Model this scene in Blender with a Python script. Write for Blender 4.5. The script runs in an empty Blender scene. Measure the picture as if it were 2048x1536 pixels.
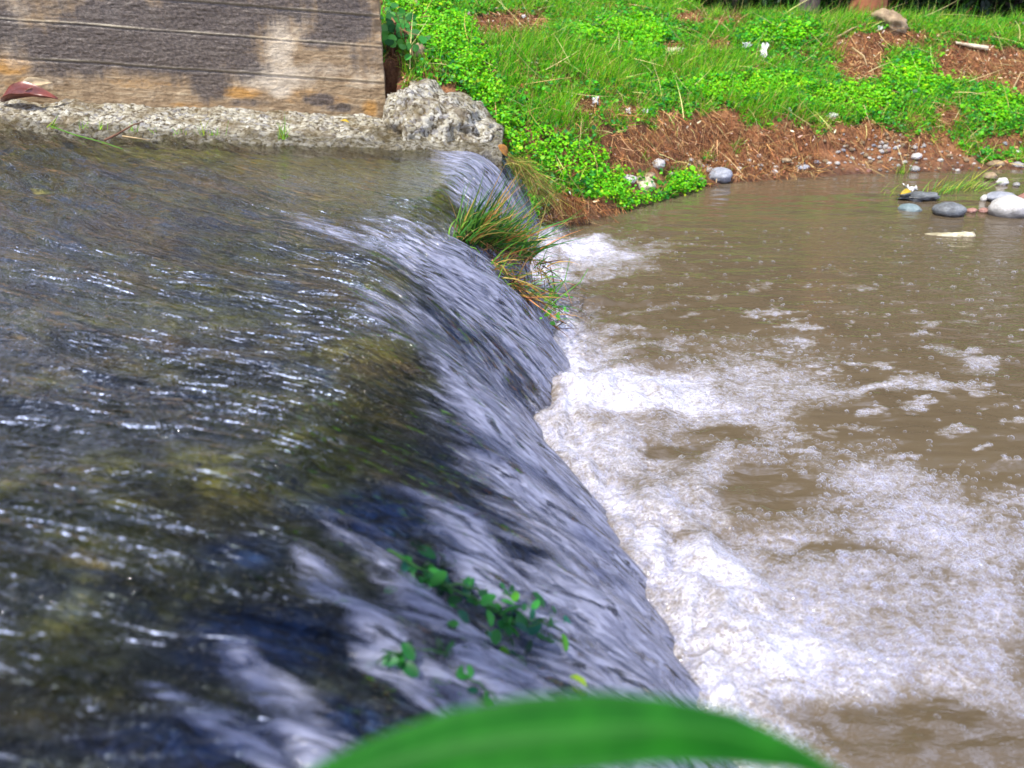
import bpy, bmesh, math, random
import numpy as np
from mathutils import Vector, Matrix
rng = np.random.default_rng(7); random.seed(7)
S = bpy.context.scene; C = S.collection
PITCH = math.radians(28); F = 1577.0; CZ = 1.25
sp, cp = math.sin(PITCH), math.cos(PITCH)

# ---------------------------------------------------------------- helpers
def ray(px, py):
    u, v = (px-1024)/F, (py-768)/F
    return np.array([u, cp - v*sp, -sp - v*cp])
def at_z(px, py, z=0.0):
    r = ray(px, py); t = (z-CZ)/r[2]
    return Vector((r[0]*t, r[1]*t, z))
def proj(x, y, z):
    dz = z-CZ; dep = np.maximum(y*cp - dz*sp, 0.05); up = y*sp + dz*cp
    return 1024 + F*x/dep, 768 - F*up/dep
def march(px, py, fn, t0=0.5, t1=12.0):
    r = ray(px, py); t = np.linspace(t0, t1, 3000)
    z = CZ + r[2]*t; h = fn(r[0]*t, r[1]*t)
    k = np.argmax(z < h)
    if not (z < h).any(): k = len(t)-1
    return Vector((r[0]*t[k], r[1]*t[k], float(h[k])))
_perm = np.random.default_rng(3).permutation(256); _perm = np.concatenate([_perm]*3)
_g = np.random.default_rng(4).normal(size=(256, 2)); _g /= np.linalg.norm(_g, axis=1)[:, None]
def noise(x, y):
    x = np.asarray(x, float); y = np.asarray(y, float); x, y = np.broadcast_arrays(x, y)
    xi = np.floor(x).astype(int); yi = np.floor(y).astype(int); xf = x-xi; yf = y-yi
    u = xf*xf*xf*(xf*(xf*6-15)+10); v = yf*yf*yf*(yf*(yf*6-15)+10)
    def g(ix, iy, dx, dy):
        q = _g[_perm[(_perm[ix & 255] + iy) & 255]]
        return q[..., 0]*dx + q[..., 1]*dy
    n00 = g(xi, yi, xf, yf); n10 = g(xi+1, yi, xf-1, yf); n01 = g(xi, yi+1, xf, yf-1); n11 = g(xi+1, yi+1, xf-1, yf-1)
    return 1.5*((n00*(1-u)+n10*u)*(1-v) + (n01*(1-u)+n11*u)*v)
def fbm(x, y, o=4, r=.5):
    s = 0; a = 1; f = 1
    for k in range(o): s = s + a*noise(np.asarray(x)*f+17.3*k, np.asarray(y)*f-9.1*k); a *= r; f *= 2.03
    return s
def sst(a, b, x): t = np.clip((x-a)/(b-a), 0, 1); return t*t*(3-2*t)
def mesh(name, V, Fq, mat=None, parent=None, smooth=True, attrs=None, tri=None, link=True):
    V = np.asarray(V, np.float32).reshape(-1, 3); me = bpy.data.meshes.new(name)
    Fq = np.asarray(Fq if Fq is not None else [], np.int32).reshape(-1, 4)
    tri = np.asarray(tri if tri is not None else [], np.int32).reshape(-1, 3)
    me.vertices.add(len(V)); me.vertices.foreach_set('co', V.ravel())
    nl = Fq.size + tri.size; me.loops.add(nl)
    me.loops.foreach_set('vertex_index', np.concatenate([Fq.ravel(), tri.ravel()]).astype(np.int32))
    me.polygons.add(len(Fq)+len(tri))
    st = np.concatenate([np.arange(len(Fq))*4, Fq.size+np.arange(len(tri))*3]).astype(np.int32)
    me.polygons.foreach_set('loop_start', st)
    me.polygons.foreach_set('use_smooth', np.full(len(st), smooth))
    me.update(calc_edges=True)
    for k, v in (attrs or {}).items():
        v = np.asarray(v, np.float32)
        if v.ndim == 1: me.attributes.new(k, 'FLOAT', 'POINT').data.foreach_set('value', v)
        elif v.shape[1] == 3: me.attributes.new(k, 'FLOAT_VECTOR', 'POINT').data.foreach_set('vector', v.ravel())
        else: me.attributes.new(k, 'FLOAT_COLOR', 'POINT').data.foreach_set('color', v.ravel())
    if mat: me.materials.append(mat)
    o = bpy.data.objects.new(name, me)
    if link: C.objects.link(o)
    if parent: o.parent = parent
    return o
def grid_faces(n, m):
    i = np.arange(n-1)[:, None]*m + np.arange(m-1)[None]; i = i.ravel()
    return np.stack([i, i+m, i+m+1, i+1], 1)
def tag(o, label=None, cat=None, group=None, kind=None):
    if label: o['label'] = label
    if cat: o['category'] = cat
    if group: o['group'] = group
    if kind: o['kind'] = kind
    return o
def empty(name, loc):
    o = bpy.data.objects.new(name, None); C.objects.link(o); o.location = loc; o.empty_display_size = .05; return o
def tint(n, cols, w=None, jit=.18, per=1):
    cols = np.array(cols, float); k = rng.choice(len(cols), n, p=(np.array(w)/np.sum(w) if w is not None else None))
    c = cols[k]*np.exp(rng.normal(0, jit, (n, 1)))*np.exp(rng.normal(0, jit*.3, (n, 3)))
    return np.repeat(np.c_[np.clip(c, 0, 1), np.ones(n)], per, 0)
def basis(nrm, roll):
    nrm = nrm/np.linalg.norm(nrm, axis=1)[:, None]
    a = np.cross(nrm, np.array([.31, .77, .55])); a /= np.linalg.norm(a, axis=1)[:, None]; b = np.cross(nrm, a)
    c, s = np.cos(roll)[:, None], np.sin(roll)[:, None]
    return a*c+b*s, b*c-a*s, nrm
LEAF_V = np.array([[0, 0, 0], [-.42, .3, .10], [-.36, .78, .10], [0, 1, 0], [.36, .78, .10], [.42, .3, .10]]); LEAF_F = np.array([[0, 3, 2, 1], [0, 5, 4, 3]])
L9_V = np.array([[0, 0, 0], [-.34, .16, .05], [-.47, .5, .09], [-.3, .84, .05], [0, 1, -.04], [.3, .84, .05], [.47, .5, .09], [.34, .16, .05], [0, .5, 0]])
L9_F = np.array([[0, 8, 2, 1], [8, 4, 3, 2], [0, 7, 6, 8], [8, 6, 5, 4]])
def leaves(pos, nrm, size, roll=None, asp=1.0, fine=False):
    n = len(pos); roll = rng.uniform(0, 6.283, n) if roll is None else roll
    LV, LF = (L9_V, L9_F) if fine else (LEAF_V, LEAF_F)
    X, Y, Z = basis(nrm, roll); T = LV*np.array([asp, 1, 1])
    V = pos[:, None] + size[:, None, None]*(T[None, :, 0, None]*X[:, None] + (T[None, :, 1, None]-.5)*Y[:, None] + T[None, :, 2, None]*Z[:, None])
    Fq = (np.arange(n)*len(LV))[:, None, None] + LF[None]
    return V.reshape(-1, 3), Fq.reshape(-1, 4)
def blades(pos, dirv, length, width, bend, seg=4, side=None):
    """curved tapering strips: start at pos, head along dirv, bend towards 'bend' vectors"""
    n = len(pos); t = np.linspace(0, 1, seg+1)
    ctr = pos[:, None] + length[:, None, None]*(dirv[:, None]*t[None, :, None] + bend[:, None]*(t**2)[None, :, None])
    if side is None:
        side = np.cross(dirv, rng.normal(size=(n, 3)))
    side = side/np.linalg.norm(side, axis=1)[:, None]
    w = width[:, None]*np.clip((1-t**1.6), .06, 1)[None]*.5
    V = np.stack([ctr - side[:, None]*w[..., None], ctr + side[:, None]*w[..., None]], 2)
    base = (np.arange(n)*(seg+1)*2)[:, None] + (np.arange(seg)*2)[None]
    Fq = np.stack([base, base+1, base+3, base+2], -1).reshape(-1, 4)
    return V.reshape(-1, 3), Fq
class Bag:
    def __init__(s): s.V = []; s.F = []; s.T = []; s.n = 0
    def add(s, V, Fq, T): s.V.append(V); s.F.append(Fq+s.n); s.T.append(T); s.n += len(V)
    def build(s, name, mat, parent=None, smooth=True):
        return mesh(name, np.concatenate(s.V), np.concatenate(s.F), mat, parent, smooth, {'tint': np.concatenate(s.T)})
def tube(pts, rad, k=8, lump=0.0):
    pts = np.array(pts, float); n = len(pts); V = []
    for i in range(n):
        d = pts[min(i+1, n-1)]-pts[max(i-1, 0)]; d /= np.linalg.norm(d)
        a = np.cross(d, [.3, .9, .1] if abs(d[1]) < .8 else [1, 0, .2]); a /= np.linalg.norm(a); b = np.cross(d, a)
        th = np.arange(k)*2*math.pi/k
        r = rad[i]*(1+lump*rng.normal(size=k))
        V.append(pts[i] + (np.cos(th)*r)[:, None]*a + (np.sin(th)*r)[:, None]*b)
    Fq = [[i*k+j, i*k+(j+1) % k, (i+1)*k+(j+1) % k, (i+1)*k+j] for i in range(n-1) for j in range(k)]
    V = np.concatenate(V); m = len(V)
    V = np.concatenate([V, pts[:1], pts[-1:]])
    tri = [[m, (j+1) % k, j] for j in range(k)] + [[m+1, (n-1)*k+j, (n-1)*k+(j+1) % k] for j in range(k)]
    return V, np.array(Fq), np.array(tri)

# ---------------------------------------------------------------- materials
class NT:
    def __init__(s, name, world=False):
        s.m = bpy.data.materials.new(name); s.m.use_nodes = True; s.t = s.m.node_tree; s.t.nodes.clear()
        s.out = s.t.nodes.new('ShaderNodeOutputMaterial')
    def n(s, typ, _o=None, **kw):
        nd = s.t.nodes.new('ShaderNode'+typ)
        for k, v in kw.items():
            if k.startswith('p_'): setattr(nd, k[2:], v)
        for k, v in kw.items():
            if not k.startswith('p_'):
                key = int(k[1:]) if k[0] == 'i' and k[1:].isdigit() else k.replace('_', ' ')
                s.set(nd.inputs[key], v)
        return nd if _o is None else nd.outputs[_o]
    def set(s, inp, v):
        if hasattr(v, 'is_output') or isinstance(v, bpy.types.NodeSocket): s.t.links.new(v, inp)
        elif isinstance(v, (tuple, list)) and len(v) == 3 and inp.type == 'RGBA': inp.default_value = (*v, 1)
        else: inp.default_value = v
    def attr(s, name, o='Fac'): return s.n('Attribute', p_attribute_name=name).outputs[o]
    def math(s, op, a, b=0.0, clamp=False): return s.n('Math', 0, p_operation=op, p_use_clamp=clamp, i0=a, i1=b)
    def ramp(s, fac, stops):
        nd = s.n('ValToRGB', Fac=fac); r = nd.color_ramp
        while len(r.elements) > 1: r.elements.remove(r.elements[0])
        for i, (p, c) in enumerate(stops):
            e = r.elements[0] if i == 0 else r.elements.new(p)
            e.position = p; e.color = (*c, 1) if len(c) == 3 else c
        return nd.outputs[0]
    def map(s, fac, a, b, c=0.0, d=1.0): return s.n('MapRange', 0, Value=fac, From_Min=a, From_Max=b, To_Min=c, To_Max=d)
    def noise(s, vec, scale, detail=4.0, rough=.55, o='Fac', dist=0.0): return s.n('TexNoise', Vector=vec, Scale=scale, Detail=detail, Roughness=rough, Distortion=dist).outputs[o]
    def scale(s, vec, v): return s.n('Mapping', 0, Vector=vec, Scale=v)
    def mix(s, f, a, b):
        nd = s.n('Mix', p_data_type='RGBA'); s.set(nd.inputs[0], f); s.set(nd.inputs[6], a); s.set(nd.inputs[7], b); return nd.outputs[2]
    def bump(s, h, strength, dist, normal=None):
        nd = s.n('Bump', Height=h, Strength=strength, Distance=dist)
        if normal is not None: s.set(nd.inputs['Normal'], normal)
        return nd.outputs[0]
    def mixs(s, f, a, b): return s.n('MixShader', 0, i0=f, i1=a, i2=b)
    def done(s, sh): s.t.links.new(sh, s.out.inputs[0]); return s.m
def obj_co(m): return m.n('TexCoord').outputs['Object']
def geo_pos(m): return m.n('NewGeometry').outputs['Position']

def m_foliage(name, trans=.35, rough=.5, gain=1.0):
    m = NT(name); c = m.attr('tint', 'Color')
    if gain != 1: c = m.mix(1.0, c, c)
    p = m.n('BsdfPrincipled', 0, Base_Color=c, Roughness=rough, Specular_IOR_Level=.35)
    t = m.n('BsdfTranslucent', 0, Color=c)
    return m.done(m.mixs(trans, p, t))
MF = m_foliage('leaf_green', .4, .5)
MD = m_foliage('dry_stalk', .12, .8)

def m_soil():
    m = NT('bank_soil'); P = geo_pos(m)
    n1 = m.noise(P, 6, 6, .65); n2 = m.noise(P, 45, 5, .7)
    c = m.ramp(m.math('ADD', m.math('MULTIPLY', n1, .6), m.math('MULTIPLY', n2, .4)), [(.36, (.05, .018, .007)), (.46, (.17, .064, .024)), (.56, (.31, .135, .052)), (.68, (.42, .22, .105))])
    wet = m.map(m.n('SeparateXYZ', 2, Vector=P), .0, .07, 1, 0)
    c = m.mix(m.math('MULTIPLY', wet, .6), c, (.05, .025, .015))
    b = m.bump(m.math('ADD', n2, m.math('MULTIPLY', n1, 1.5)), .9, .03)
    return m.done(m.n('BsdfPrincipled', 0, Base_Color=c, Roughness=m.map(wet, 0, 1, .9, .35), Normal=b))
MSOIL = m_soil()

def m_stone(name, c0, c1, c2, wet_line=.02, speck=.0, scale=14):
    m = NT(name); P = obj_co(m); W = geo_pos(m)
    n1 = m.noise(P, scale, 6, .62); n2 = m.noise(P, scale*7, 3, .6)
    c = m.ramp(m.math('ADD', m.math('MULTIPLY', n1, .65), m.math('MULTIPLY', n2, .35)), [(.36, c0), (.5, c1), (.64, c2)])
    wet = m.map(m.math('ADD', m.n('SeparateXYZ', 2, Vector=W), m.math('MULTIPLY', n1, .02)), wet_line, wet_line+.025, 1, 0)
    c = m.mix(m.math('MULTIPLY', wet, .65), c, tuple(x*.35 for x in c0))
    b = m.bump(m.math('ADD', n1, m.math('MULTIPLY', n2, .5)), .6, .012)
    return m.done(m.n('BsdfPrincipled', 0, Base_Color=c, Roughness=m.map(wet, 0, 1, .75, .2), Normal=b))
ST_GREY = m_stone('grey_stone', (.16, .17, .2), (.27, .28, .32), (.4, .41, .45))
ST_PALE = m_stone('pale_stone', (.28, .27, .25), (.43, .41, .39), (.58, .56, .54), .035)
ST_TAN = m_stone('tan_stone', (.17, .115, .06), (.27, .19, .11), (.4, .3, .18))
ST_DARK = m_stone('dark_stone', (.06, .06, .06), (.13, .14, .15), (.25, .26, .27), .03)
ST_GREEN = m_stone('greenish_stone', (.08, .12, .13), (.15, .2, .21), (.24, .3, .3), .0)
ST_RED = m_stone('red_stone', (.2, .09, .07), (.3, .15, .12), (.4, .24, .2), .0)
ST_WHITE = m_stone('white_stone', (.36, .34, .31), (.52, .5, .47), (.68, .66, .63), .0)
ST_ROUGH = m_stone('lichen_stone', (.22, .18, .09), (.5, .44, .28), (.72, .67, .5), .0, scale=22)

def m_conglomerate():
    m = NT('pebbly_concrete'); P = geo_pos(m)
    wv = m.n('VectorMath', 0, p_operation='ADD', i0=P, i1=m.n('VectorMath', 0, p_operation='SCALE', i0=m.noise(P, 24, 4, .7, 'Color'), Scale=.06))
    d = m.n('TexVoronoi', Vector=wv, Scale=46, Randomness=1.0)
    n1 = m.noise(P, 7, 5, .6); n2 = m.noise(P, 90, 3, .7)
    v = m.n('SeparateColor', 0, Color=d.outputs['Color'])
    h = m.ramp(d.outputs['Distance'], [(.0, (1, 1, 1)), (.45, (.8, .8, .8)), (.75, (0, 0, 0))])
    base = m.mix(v, (.38, .33, .21), (.86, .82, .70)); nq = m.noise(P, 38, 6, .75)
    h = m.mix(.55, h, m.ramp(nq, [(.36, (0, 0, 0)), (.6, (1, 1, 1))]))
    base = m.mix(m.math('MULTIPLY', m.map(v, .75, .9), .8), base, (.2, .19, .2))
    c = m.mix(m.map(h, .25, .6), (.085, .06, .025), base)
    c = m.mix(m.map(n1, .48, .64, 0, .75), c, (.17, .115, .04))
    c = m.mix(m.map(n2, .55, .7, 0, .4), c, (.05, .035, .015))
    wet = m.map(m.math('ADD', m.attr('wet'), m.math('MULTIPLY', m.math('SUBTRACT', n1, .5), .9)), .35, .65)
    c = m.mix(m.math('MULTIPLY', wet, .6), c, (.07, .055, .022))
    b = m.bump(m.math('ADD', h, m.math('MULTIPLY', n2, .6)), .9, .016)
    return m.done(m.n('BsdfPrincipled', 0, Base_Color=c, Roughness=m.map(wet, 0, 1, .65, .25), Normal=b))
MCON = m_conglomerate()

def m_wall():
    m = NT('board_marked_concrete'); P = m.attr('wall_co', 'Vector')
    st = m.attr('stain'); li = m.attr('pale_patch'); oc = m.attr('ochre'); jt = m.attr('joint')
    n1 = m.noise(P, 3.2, 6, .62); n2 = m.noise(P, 60, 4, .7); n3 = m.noise(m.scale(P, (5, 60, 5)), 1.0, 5, .65); nf = m.noise(P, 14, 6, .7)
    c = m.ramp(m.math('ADD', m.math('MULTIPLY', n3, .5), m.math('MULTIPLY', nf, .5)), [(.35, (.14, .085, .04)), (.5, (.28, .19, .10)), (.64, (.46, .35, .21))])
    c = m.mix(m.map(m.math('ADD', oc, m.math('MULTIPLY', m.math('SUBTRACT', nf, .5), 1.4)), .35, .8, 0, .75), c, (.42, .2, .03))
    c = m.mix(m.map(m.math('ADD', li, m.math('MULTIPLY', m.math('SUBTRACT', nf, .5), 1.3)), .2, 1.1, 0, .75), c, (.60, .51, .38))
    n7 = m.noise(m.scale(P, (26, 2.2, 1)), 1.0, 4, .6)
    dark = m.mix(m.map(n2, .4, .65), (.034, .026, .022), (.125, .096, .075))
    sf = m.map(m.math('ADD', st, m.math('ADD', m.math('MULTIPLY', m.math('SUBTRACT', n1, .5), 1.3), m.math('ADD', m.math('MULTIPLY', m.math('SUBTRACT', nf, .5), .7), m.math('MULTIPLY', m.math('SUBTRACT', m.math('ADD', m.math('MULTIPLY', n3, .5), m.math('MULTIPLY', n7, .5)), .5), 1.6)))), .30, .72)
    c = m.mix(m.math('MULTIPLY', sf, .88), c, dark)
    c = m.mix(m.math('MULTIPLY', jt, .5), c, (.5, .42, .26))
    h = m.math('ADD', m.math('MULTIPLY', n3, .8), m.math('ADD', n2, m.math('MULTIPLY', nf, 1.2)))
    b = m.bump(h, 1.0, .0038)
    return m.done(m.n('BsdfPrincipled', 0, Base_Color=c, Roughness=m.map(sf, 0, 1, .8, .36), Normal=b))
MWALL = m_wall()

def m_river():
    m = NT('clear_river_water')
    fl = m.attr('flow', 'Vector'); fall = m.attr('fall'); aer = m.attr('aerate'); calm = m.attr('calm')
    s1 = m.noise(m.scale(fl, (4.2, 19, 1)), 1.0, 4, .55, dist=.5)
    s2 = m.noise(m.scale(fl, (14, 66, 1)), 1.0, 3, .55, dist=.4)
    s3 = m.noise(m.scale(fl, (30, 130, 1)), 1.0, 2, .5)
    h = m.math('ADD', m.math('MULTIPLY', s1, 1.0), m.math('ADD', m.math('MULTIPLY', s2, .42), m.math('MULTIPLY', s3, .16)))
    nb = m.n('Bump', Height=h, Distance=.040); m.set(nb.inputs['Strength'], m.math('MULTIPLY', m.map(calm, 0, 1, 1.0, .45), m.map(m.attr('riffle'), 0, 1, 1.0, 1.15))); b = nb.outputs[0]
    tr = m.n('BsdfTransparent', 0, Color=(.80, .80, .66))
    gl = m.n('BsdfGlossy', 0, Color=(1, 1, 1), Roughness=.04, Normal=b)
    fr = m.n('Fresnel', 0, IOR=m.map(m.attr('riffle'), 0, 1, 1.34, 1.6), Normal=b)
    clear = m.mixs(m.math('ADD', m.math('MULTIPLY', fr, 1.08), .002, True), tr, gl)
    # aerated sheet: entrained air scatters light
    af = m.math('ADD', aer, m.math('ADD', m.math('MULTIPLY', m.math('SUBTRACT', s1, .5), .9), m.math('MULTIPLY', m.math('SUBTRACT', s2, .5), .8)))
    af = m.math('MULTIPLY', m.map(af, .10, .56), m.map(aer, .02, .2))
    fleck = m.noise(m.scale(fl, (9, 42, 1)), 1.3, 3, .6, dist=.5)
    af = m.math('MULTIPLY', af, m.map(fleck, .53, .64, 1, .08))
    white = m.n('BsdfPrincipled', 0, Base_Color=m.mix(m.map(s2, .40, .66), m.mix(m.map(s1, .4, .6), (.16, .175, .26), (.24, .25, .34)), (.38, .395, .52)), Roughness=.14, IOR=1.33, Normal=b)
    return m.done(m.mixs(m.math('MULTIPLY', af, .74), clear, white))
MRIV = m_river()

def m_bed():
    m = NT('mossy_weir_bed'); fl = m.attr('flow', 'Vector'); P = m.scale(fl, (1, 1.8, 1))
    n1 = m.noise(P, 5, 6, .65, dist=.6); n2 = m.noise(P, 22, 5, .7, dist=.8); n3 = m.noise(P, 70, 2, .6)
    tone = m.math('ADD', m.math('MULTIPLY', n1, .5), m.math('MULTIPLY', n2, .5)); n0 = m.noise(m.scale(fl, (1.6, 4.5, 1)), 1.0, 3, .6, dist=.6); n5 = m.noise(m.scale(fl, (2.3, 6, 1)), 1.7, 3, .6, dist=.6)
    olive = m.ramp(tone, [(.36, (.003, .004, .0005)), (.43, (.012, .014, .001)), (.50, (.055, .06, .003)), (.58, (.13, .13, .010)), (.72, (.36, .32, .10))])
    brown = m.ramp(tone, [(.36, (.004, .003, .001)), (.43, (.022, .013, .004)), (.50, (.08, .045, .013)), (.58, (.20, .115, .045)), (.72, (.45, .32, .18))])
    slate = m.ramp(tone, [(.36, (.002, .004, .014)), (.47, (.012, .026, .09)), (.58, (.04, .075, .22)), (.74, (.2, .22, .3))])
    c = m.mix(m.map(n0, .49, .64), olive, brown); c = m.mix(m.map(n5, .54, .64), c, slate)
    c = m.mix(m.map(n3, .60, .70, 0, .75), c, (.45, .40, .24))
    c = m.mix(m.math('MULTIPLY', m.attr('moss'), m.map(n2, .35, .6)), c, (.28, .28, .03))
    dk = m.attr('sky_tint')
    c = m.mix(dk, c, m.mix(m.map(n2, .4, .6), (.004, .02, .11), (.03, .12, .62)))  # blue painted into the bed colour, standing in for reflected sky
    b = m.bump(n2, 1, .03)
    return m.done(m.n('BsdfPrincipled', 0, Base_Color=c, Roughness=.6, Normal=b))
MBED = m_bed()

def m_pool():
    m = NT('turbid_pool_water'); P = geo_pos(m); fo = m.attr('foam'); ri = m.attr('ripple')
    w1 = m.noise(m.scale(P, (7, 20, 1)), 1.0, 4, .55, dist=.5); w2 = m.noise(m.scale(P, (22, 60, 1)), 1.0, 3, .6)
    hb = m.math('ADD', w1, m.math('MULTIPLY', w2, .3))
    nb = m.n('Bump', Height=hb, Strength=.55, Distance=.012)
    m.set(nb.inputs['Strength'], m.map(ri, 0, 1, .13, 1.0))
    vec = m.n('VectorMath', 0, p_operation='ADD', i0=P, i1=m.n('VectorMath', 0, p_operation='SCALE', i0=m.noise(P, 25, 2, .5, 'Color'), Scale=.02))
    v1 = m.n('TexVoronoi', Vector=vec, Scale=70, p_feature='DISTANCE_TO_EDGE').outputs[0]
    v2 = m.n('TexVoronoi', Vector=vec, Scale=150, p_feature='DISTANCE_TO_EDGE').outputs[0]
    rim = m.math('MAXIMUM', m.map(v1, .02, .12, 1, 0), m.math('MULTIPLY', m.map(v2, .03, .16, 1, 0), .8))
    n1 = m.noise(m.scale(P, (11, 19, 1)), 1.0, 7, .72, dist=1.2); n4 = m.noise(m.scale(P, (50, 80, 1)), 1.0, 4, .7, dist=.6)
    f = m.math('ADD', fo, m.math('ADD', m.math('MULTIPLY', m.math('SUBTRACT', n1, .5), 1.7), m.math('MULTIPLY', m.math('SUBTRACT', n4, .5), .9)))
    lace = m.math('SUBTRACT', 1.0, m.math('MULTIPLY', m.math('ABSOLUTE', m.math('SUBTRACT', m.noise(m.scale(P, (16, 26, 1)), 1.0, 5, .7, dist=1.5), .5)), 6.0), True)
    f = m.math('ADD', f, m.math('MULTIPLY', m.math('SUBTRACT', lace, .45), .35))
    f = m.math('MULTIPLY', m.map(f, .25, 1.5), m.map(fo, .02, .2))
    ff = m.math('MULTIPLY', f, m.math('ADD', m.math('MULTIPLY', rim, .5), m.math('ADD', .03, m.math('MULTIPLY', m.math('POWER', f, 1.3), .7))), True)
    turb = m.mix(m.noise(P, 2.5, 3, .5), (.084, .061, .037), (.120, .090, .055))
    turb = m.mix(m.math('MULTIPLY', fo, .35), turb, (.25, .195, .13))
    c = m.mix(ff, turb, (.74, .745, .87))
    b2 = m.bump(m.math('MULTIPLY', rim, f), .6, .004, nb.outputs[0])
    return m.done(m.n('BsdfPrincipled', 0, Base_Color=c, Roughness=m.map(ff, 0, 1, .03, .3), IOR=1.75, Normal=b2))
MPOOL = m_pool()

def m_bubble():
    m = NT('bubble_film')
    lw = m.n('LayerWeight', 'Facing', Blend=.5)
    f = m.ramp(lw, [(.0, (.03, .03, .03)), (.55, (.08, .08, .08)), (.8, (.55, .55, .55)), (1, (1, 1, 1))])
    tr = m.n('BsdfTransparent', 0, Color=(.97, .97, 1))
    gl = m.n('BsdfGlossy', 0, Color=(1, 1, 1), Roughness=.08)
    wh = m.n('BsdfDiffuse', 0, Color=(.92, .93, 1))
    return m.done(m.mixs(f, tr, m.mixs(.62, gl, wh)))
MBUB = m_bubble()

def m_plain(name, c, rough=.6, var=.25, scale=20, trans=0.0, bump=.004, c2=None):
    m = NT(name); P = obj_co(m); n = m.noise(P, scale, 5, .6)
    col = m.mix(m.map(n, .3, .7), tuple(x*(1-var) for x in c), c2 or tuple(min(1, x*(1+var)) for x in c))
    p = m.n('BsdfPrincipled', 0, Base_Color=col, Roughness=rough, Normal=m.bump(n, .5, bump))
    return m.done(m.mixs(trans, p, m.n('BsdfTranslucent', 0, Color=col)) if trans else p)
M_PAPER = m_plain('white_litter', (.78, .76, .74), .7, .12, 30, .15)
M_REDLEAF = m_plain('red_brown_leaf', (.16, .035, .02), .35, .5, 14)
M_PALELEAF = m_plain('pale_dry_leaf', (.5, .38, .22), .7, .3, 25, .15)
M_YEL = m_plain('yellow_leaf', (.6, .42, .03), .5, .25, 30, .3)
M_ORANGE = m_plain('orange_leaf', (.42, .14, .03), .5, .4, 30, .25, c2=(.6, .3, .04))
M_TWIG = m_plain('twig_bark', (.18, .08, .04), .7, .4, 30)
M_STRAW = m_plain('straw', (.42, .3, .15), .7, .3, 30)
M_BARK = m_plain('orange_bark', (.3, .11, .045), .85, .6, 5, 0, .03)
M_GBARK = m_plain('grey_bark', (.16, .12, .1), .85, .5, 5, 0, .03)
M_WOOD = m_plain('weathered_wood', (.5, .42, .3), .8, .3, 20)
M_DRIFT = m_plain('pale_driftwood', (.5, .4, .26), .8, .5, 40, c2=(.75, .68, .55))
M_FROND = m_plain('sprig_green', (.12, .34, .02), .5, .3, 20, .35)
M_CREEP = m_plain('creeper_green', (.02, .10, .015), .5, .3, 20, .2)
M_ROOT = m_plain('wet_roots', (.1, .045, .025), .5, .5, 40)

# ---------------------------------------------------------------- river surface
def field(PX, PY, L):
    f = np.zeros_like(PX)
    for cx, cy, rx, ry, v in L: f = np.maximum(f, v*np.exp(-(((PX-cx)/rx)**2+((PY-cy)/ry)**2)**1.6))
    return f

KY = np.array([-.5, 0, .5, .91, 1.0, 1.22, 1.44, 1.70, 1.81, 2.0, 2.08, 2.2, 2.31, 2.43, 2.8, 3.17, 3.5, 3.77, 4.1, 4.4, 5.0])
KC = np.array([.55, .52, .47, .42, .40, .372, .33, .238, .19, .113, .105, .16, .205, .22, .186, .131, .115, .139, .18, .16, .1])
K0 = np.array([-.85, -.80, -.70, -.62, -.60, -.55, -.50, -.46, -.46, -.50, -.52, -.54, -.55, -.54, -.44, -.33, -.27, -.24, -.20, -.17, -.15])
KZ = np.array([.64, .62, .60, .58, .57, .555, .54, .52, .51, .49, .485, .48, .475, .47, .46, .45, .44, .435, .43, .43, .43])
_yy = np.linspace(-.5, 5, 1101)
def _sm(k, w=24):
    v = np.interp(_yy, KY, k); ker = np.hanning(2*w+1); ker /= ker.sum()
    return np.convolve(np.pad(v, w, mode='edge'), ker, 'valid')
SC, S0, SZ = _sm(KC, 10), _sm(K0), _sm(KZ)
def crest(Y): return np.interp(Y, _yy, S0), np.interp(Y, _yy, SC), np.interp(Y, _yy, SZ)
def riv(a, Y):
    x0, xc, zc = crest(Y); k = (zc+.04)/(xc-x0)**2
    up = zc + .05*(np.sqrt(np.minimum(a, 0)**2+.04)-.2)
    return np.where(a < 0, up, zc - k*np.maximum(a, 0)**2)
def riverz(X, Y):
    x0, xc, zc = crest(Y); return np.where(X > xc, -1.0, riv(X-x0, Y))
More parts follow.
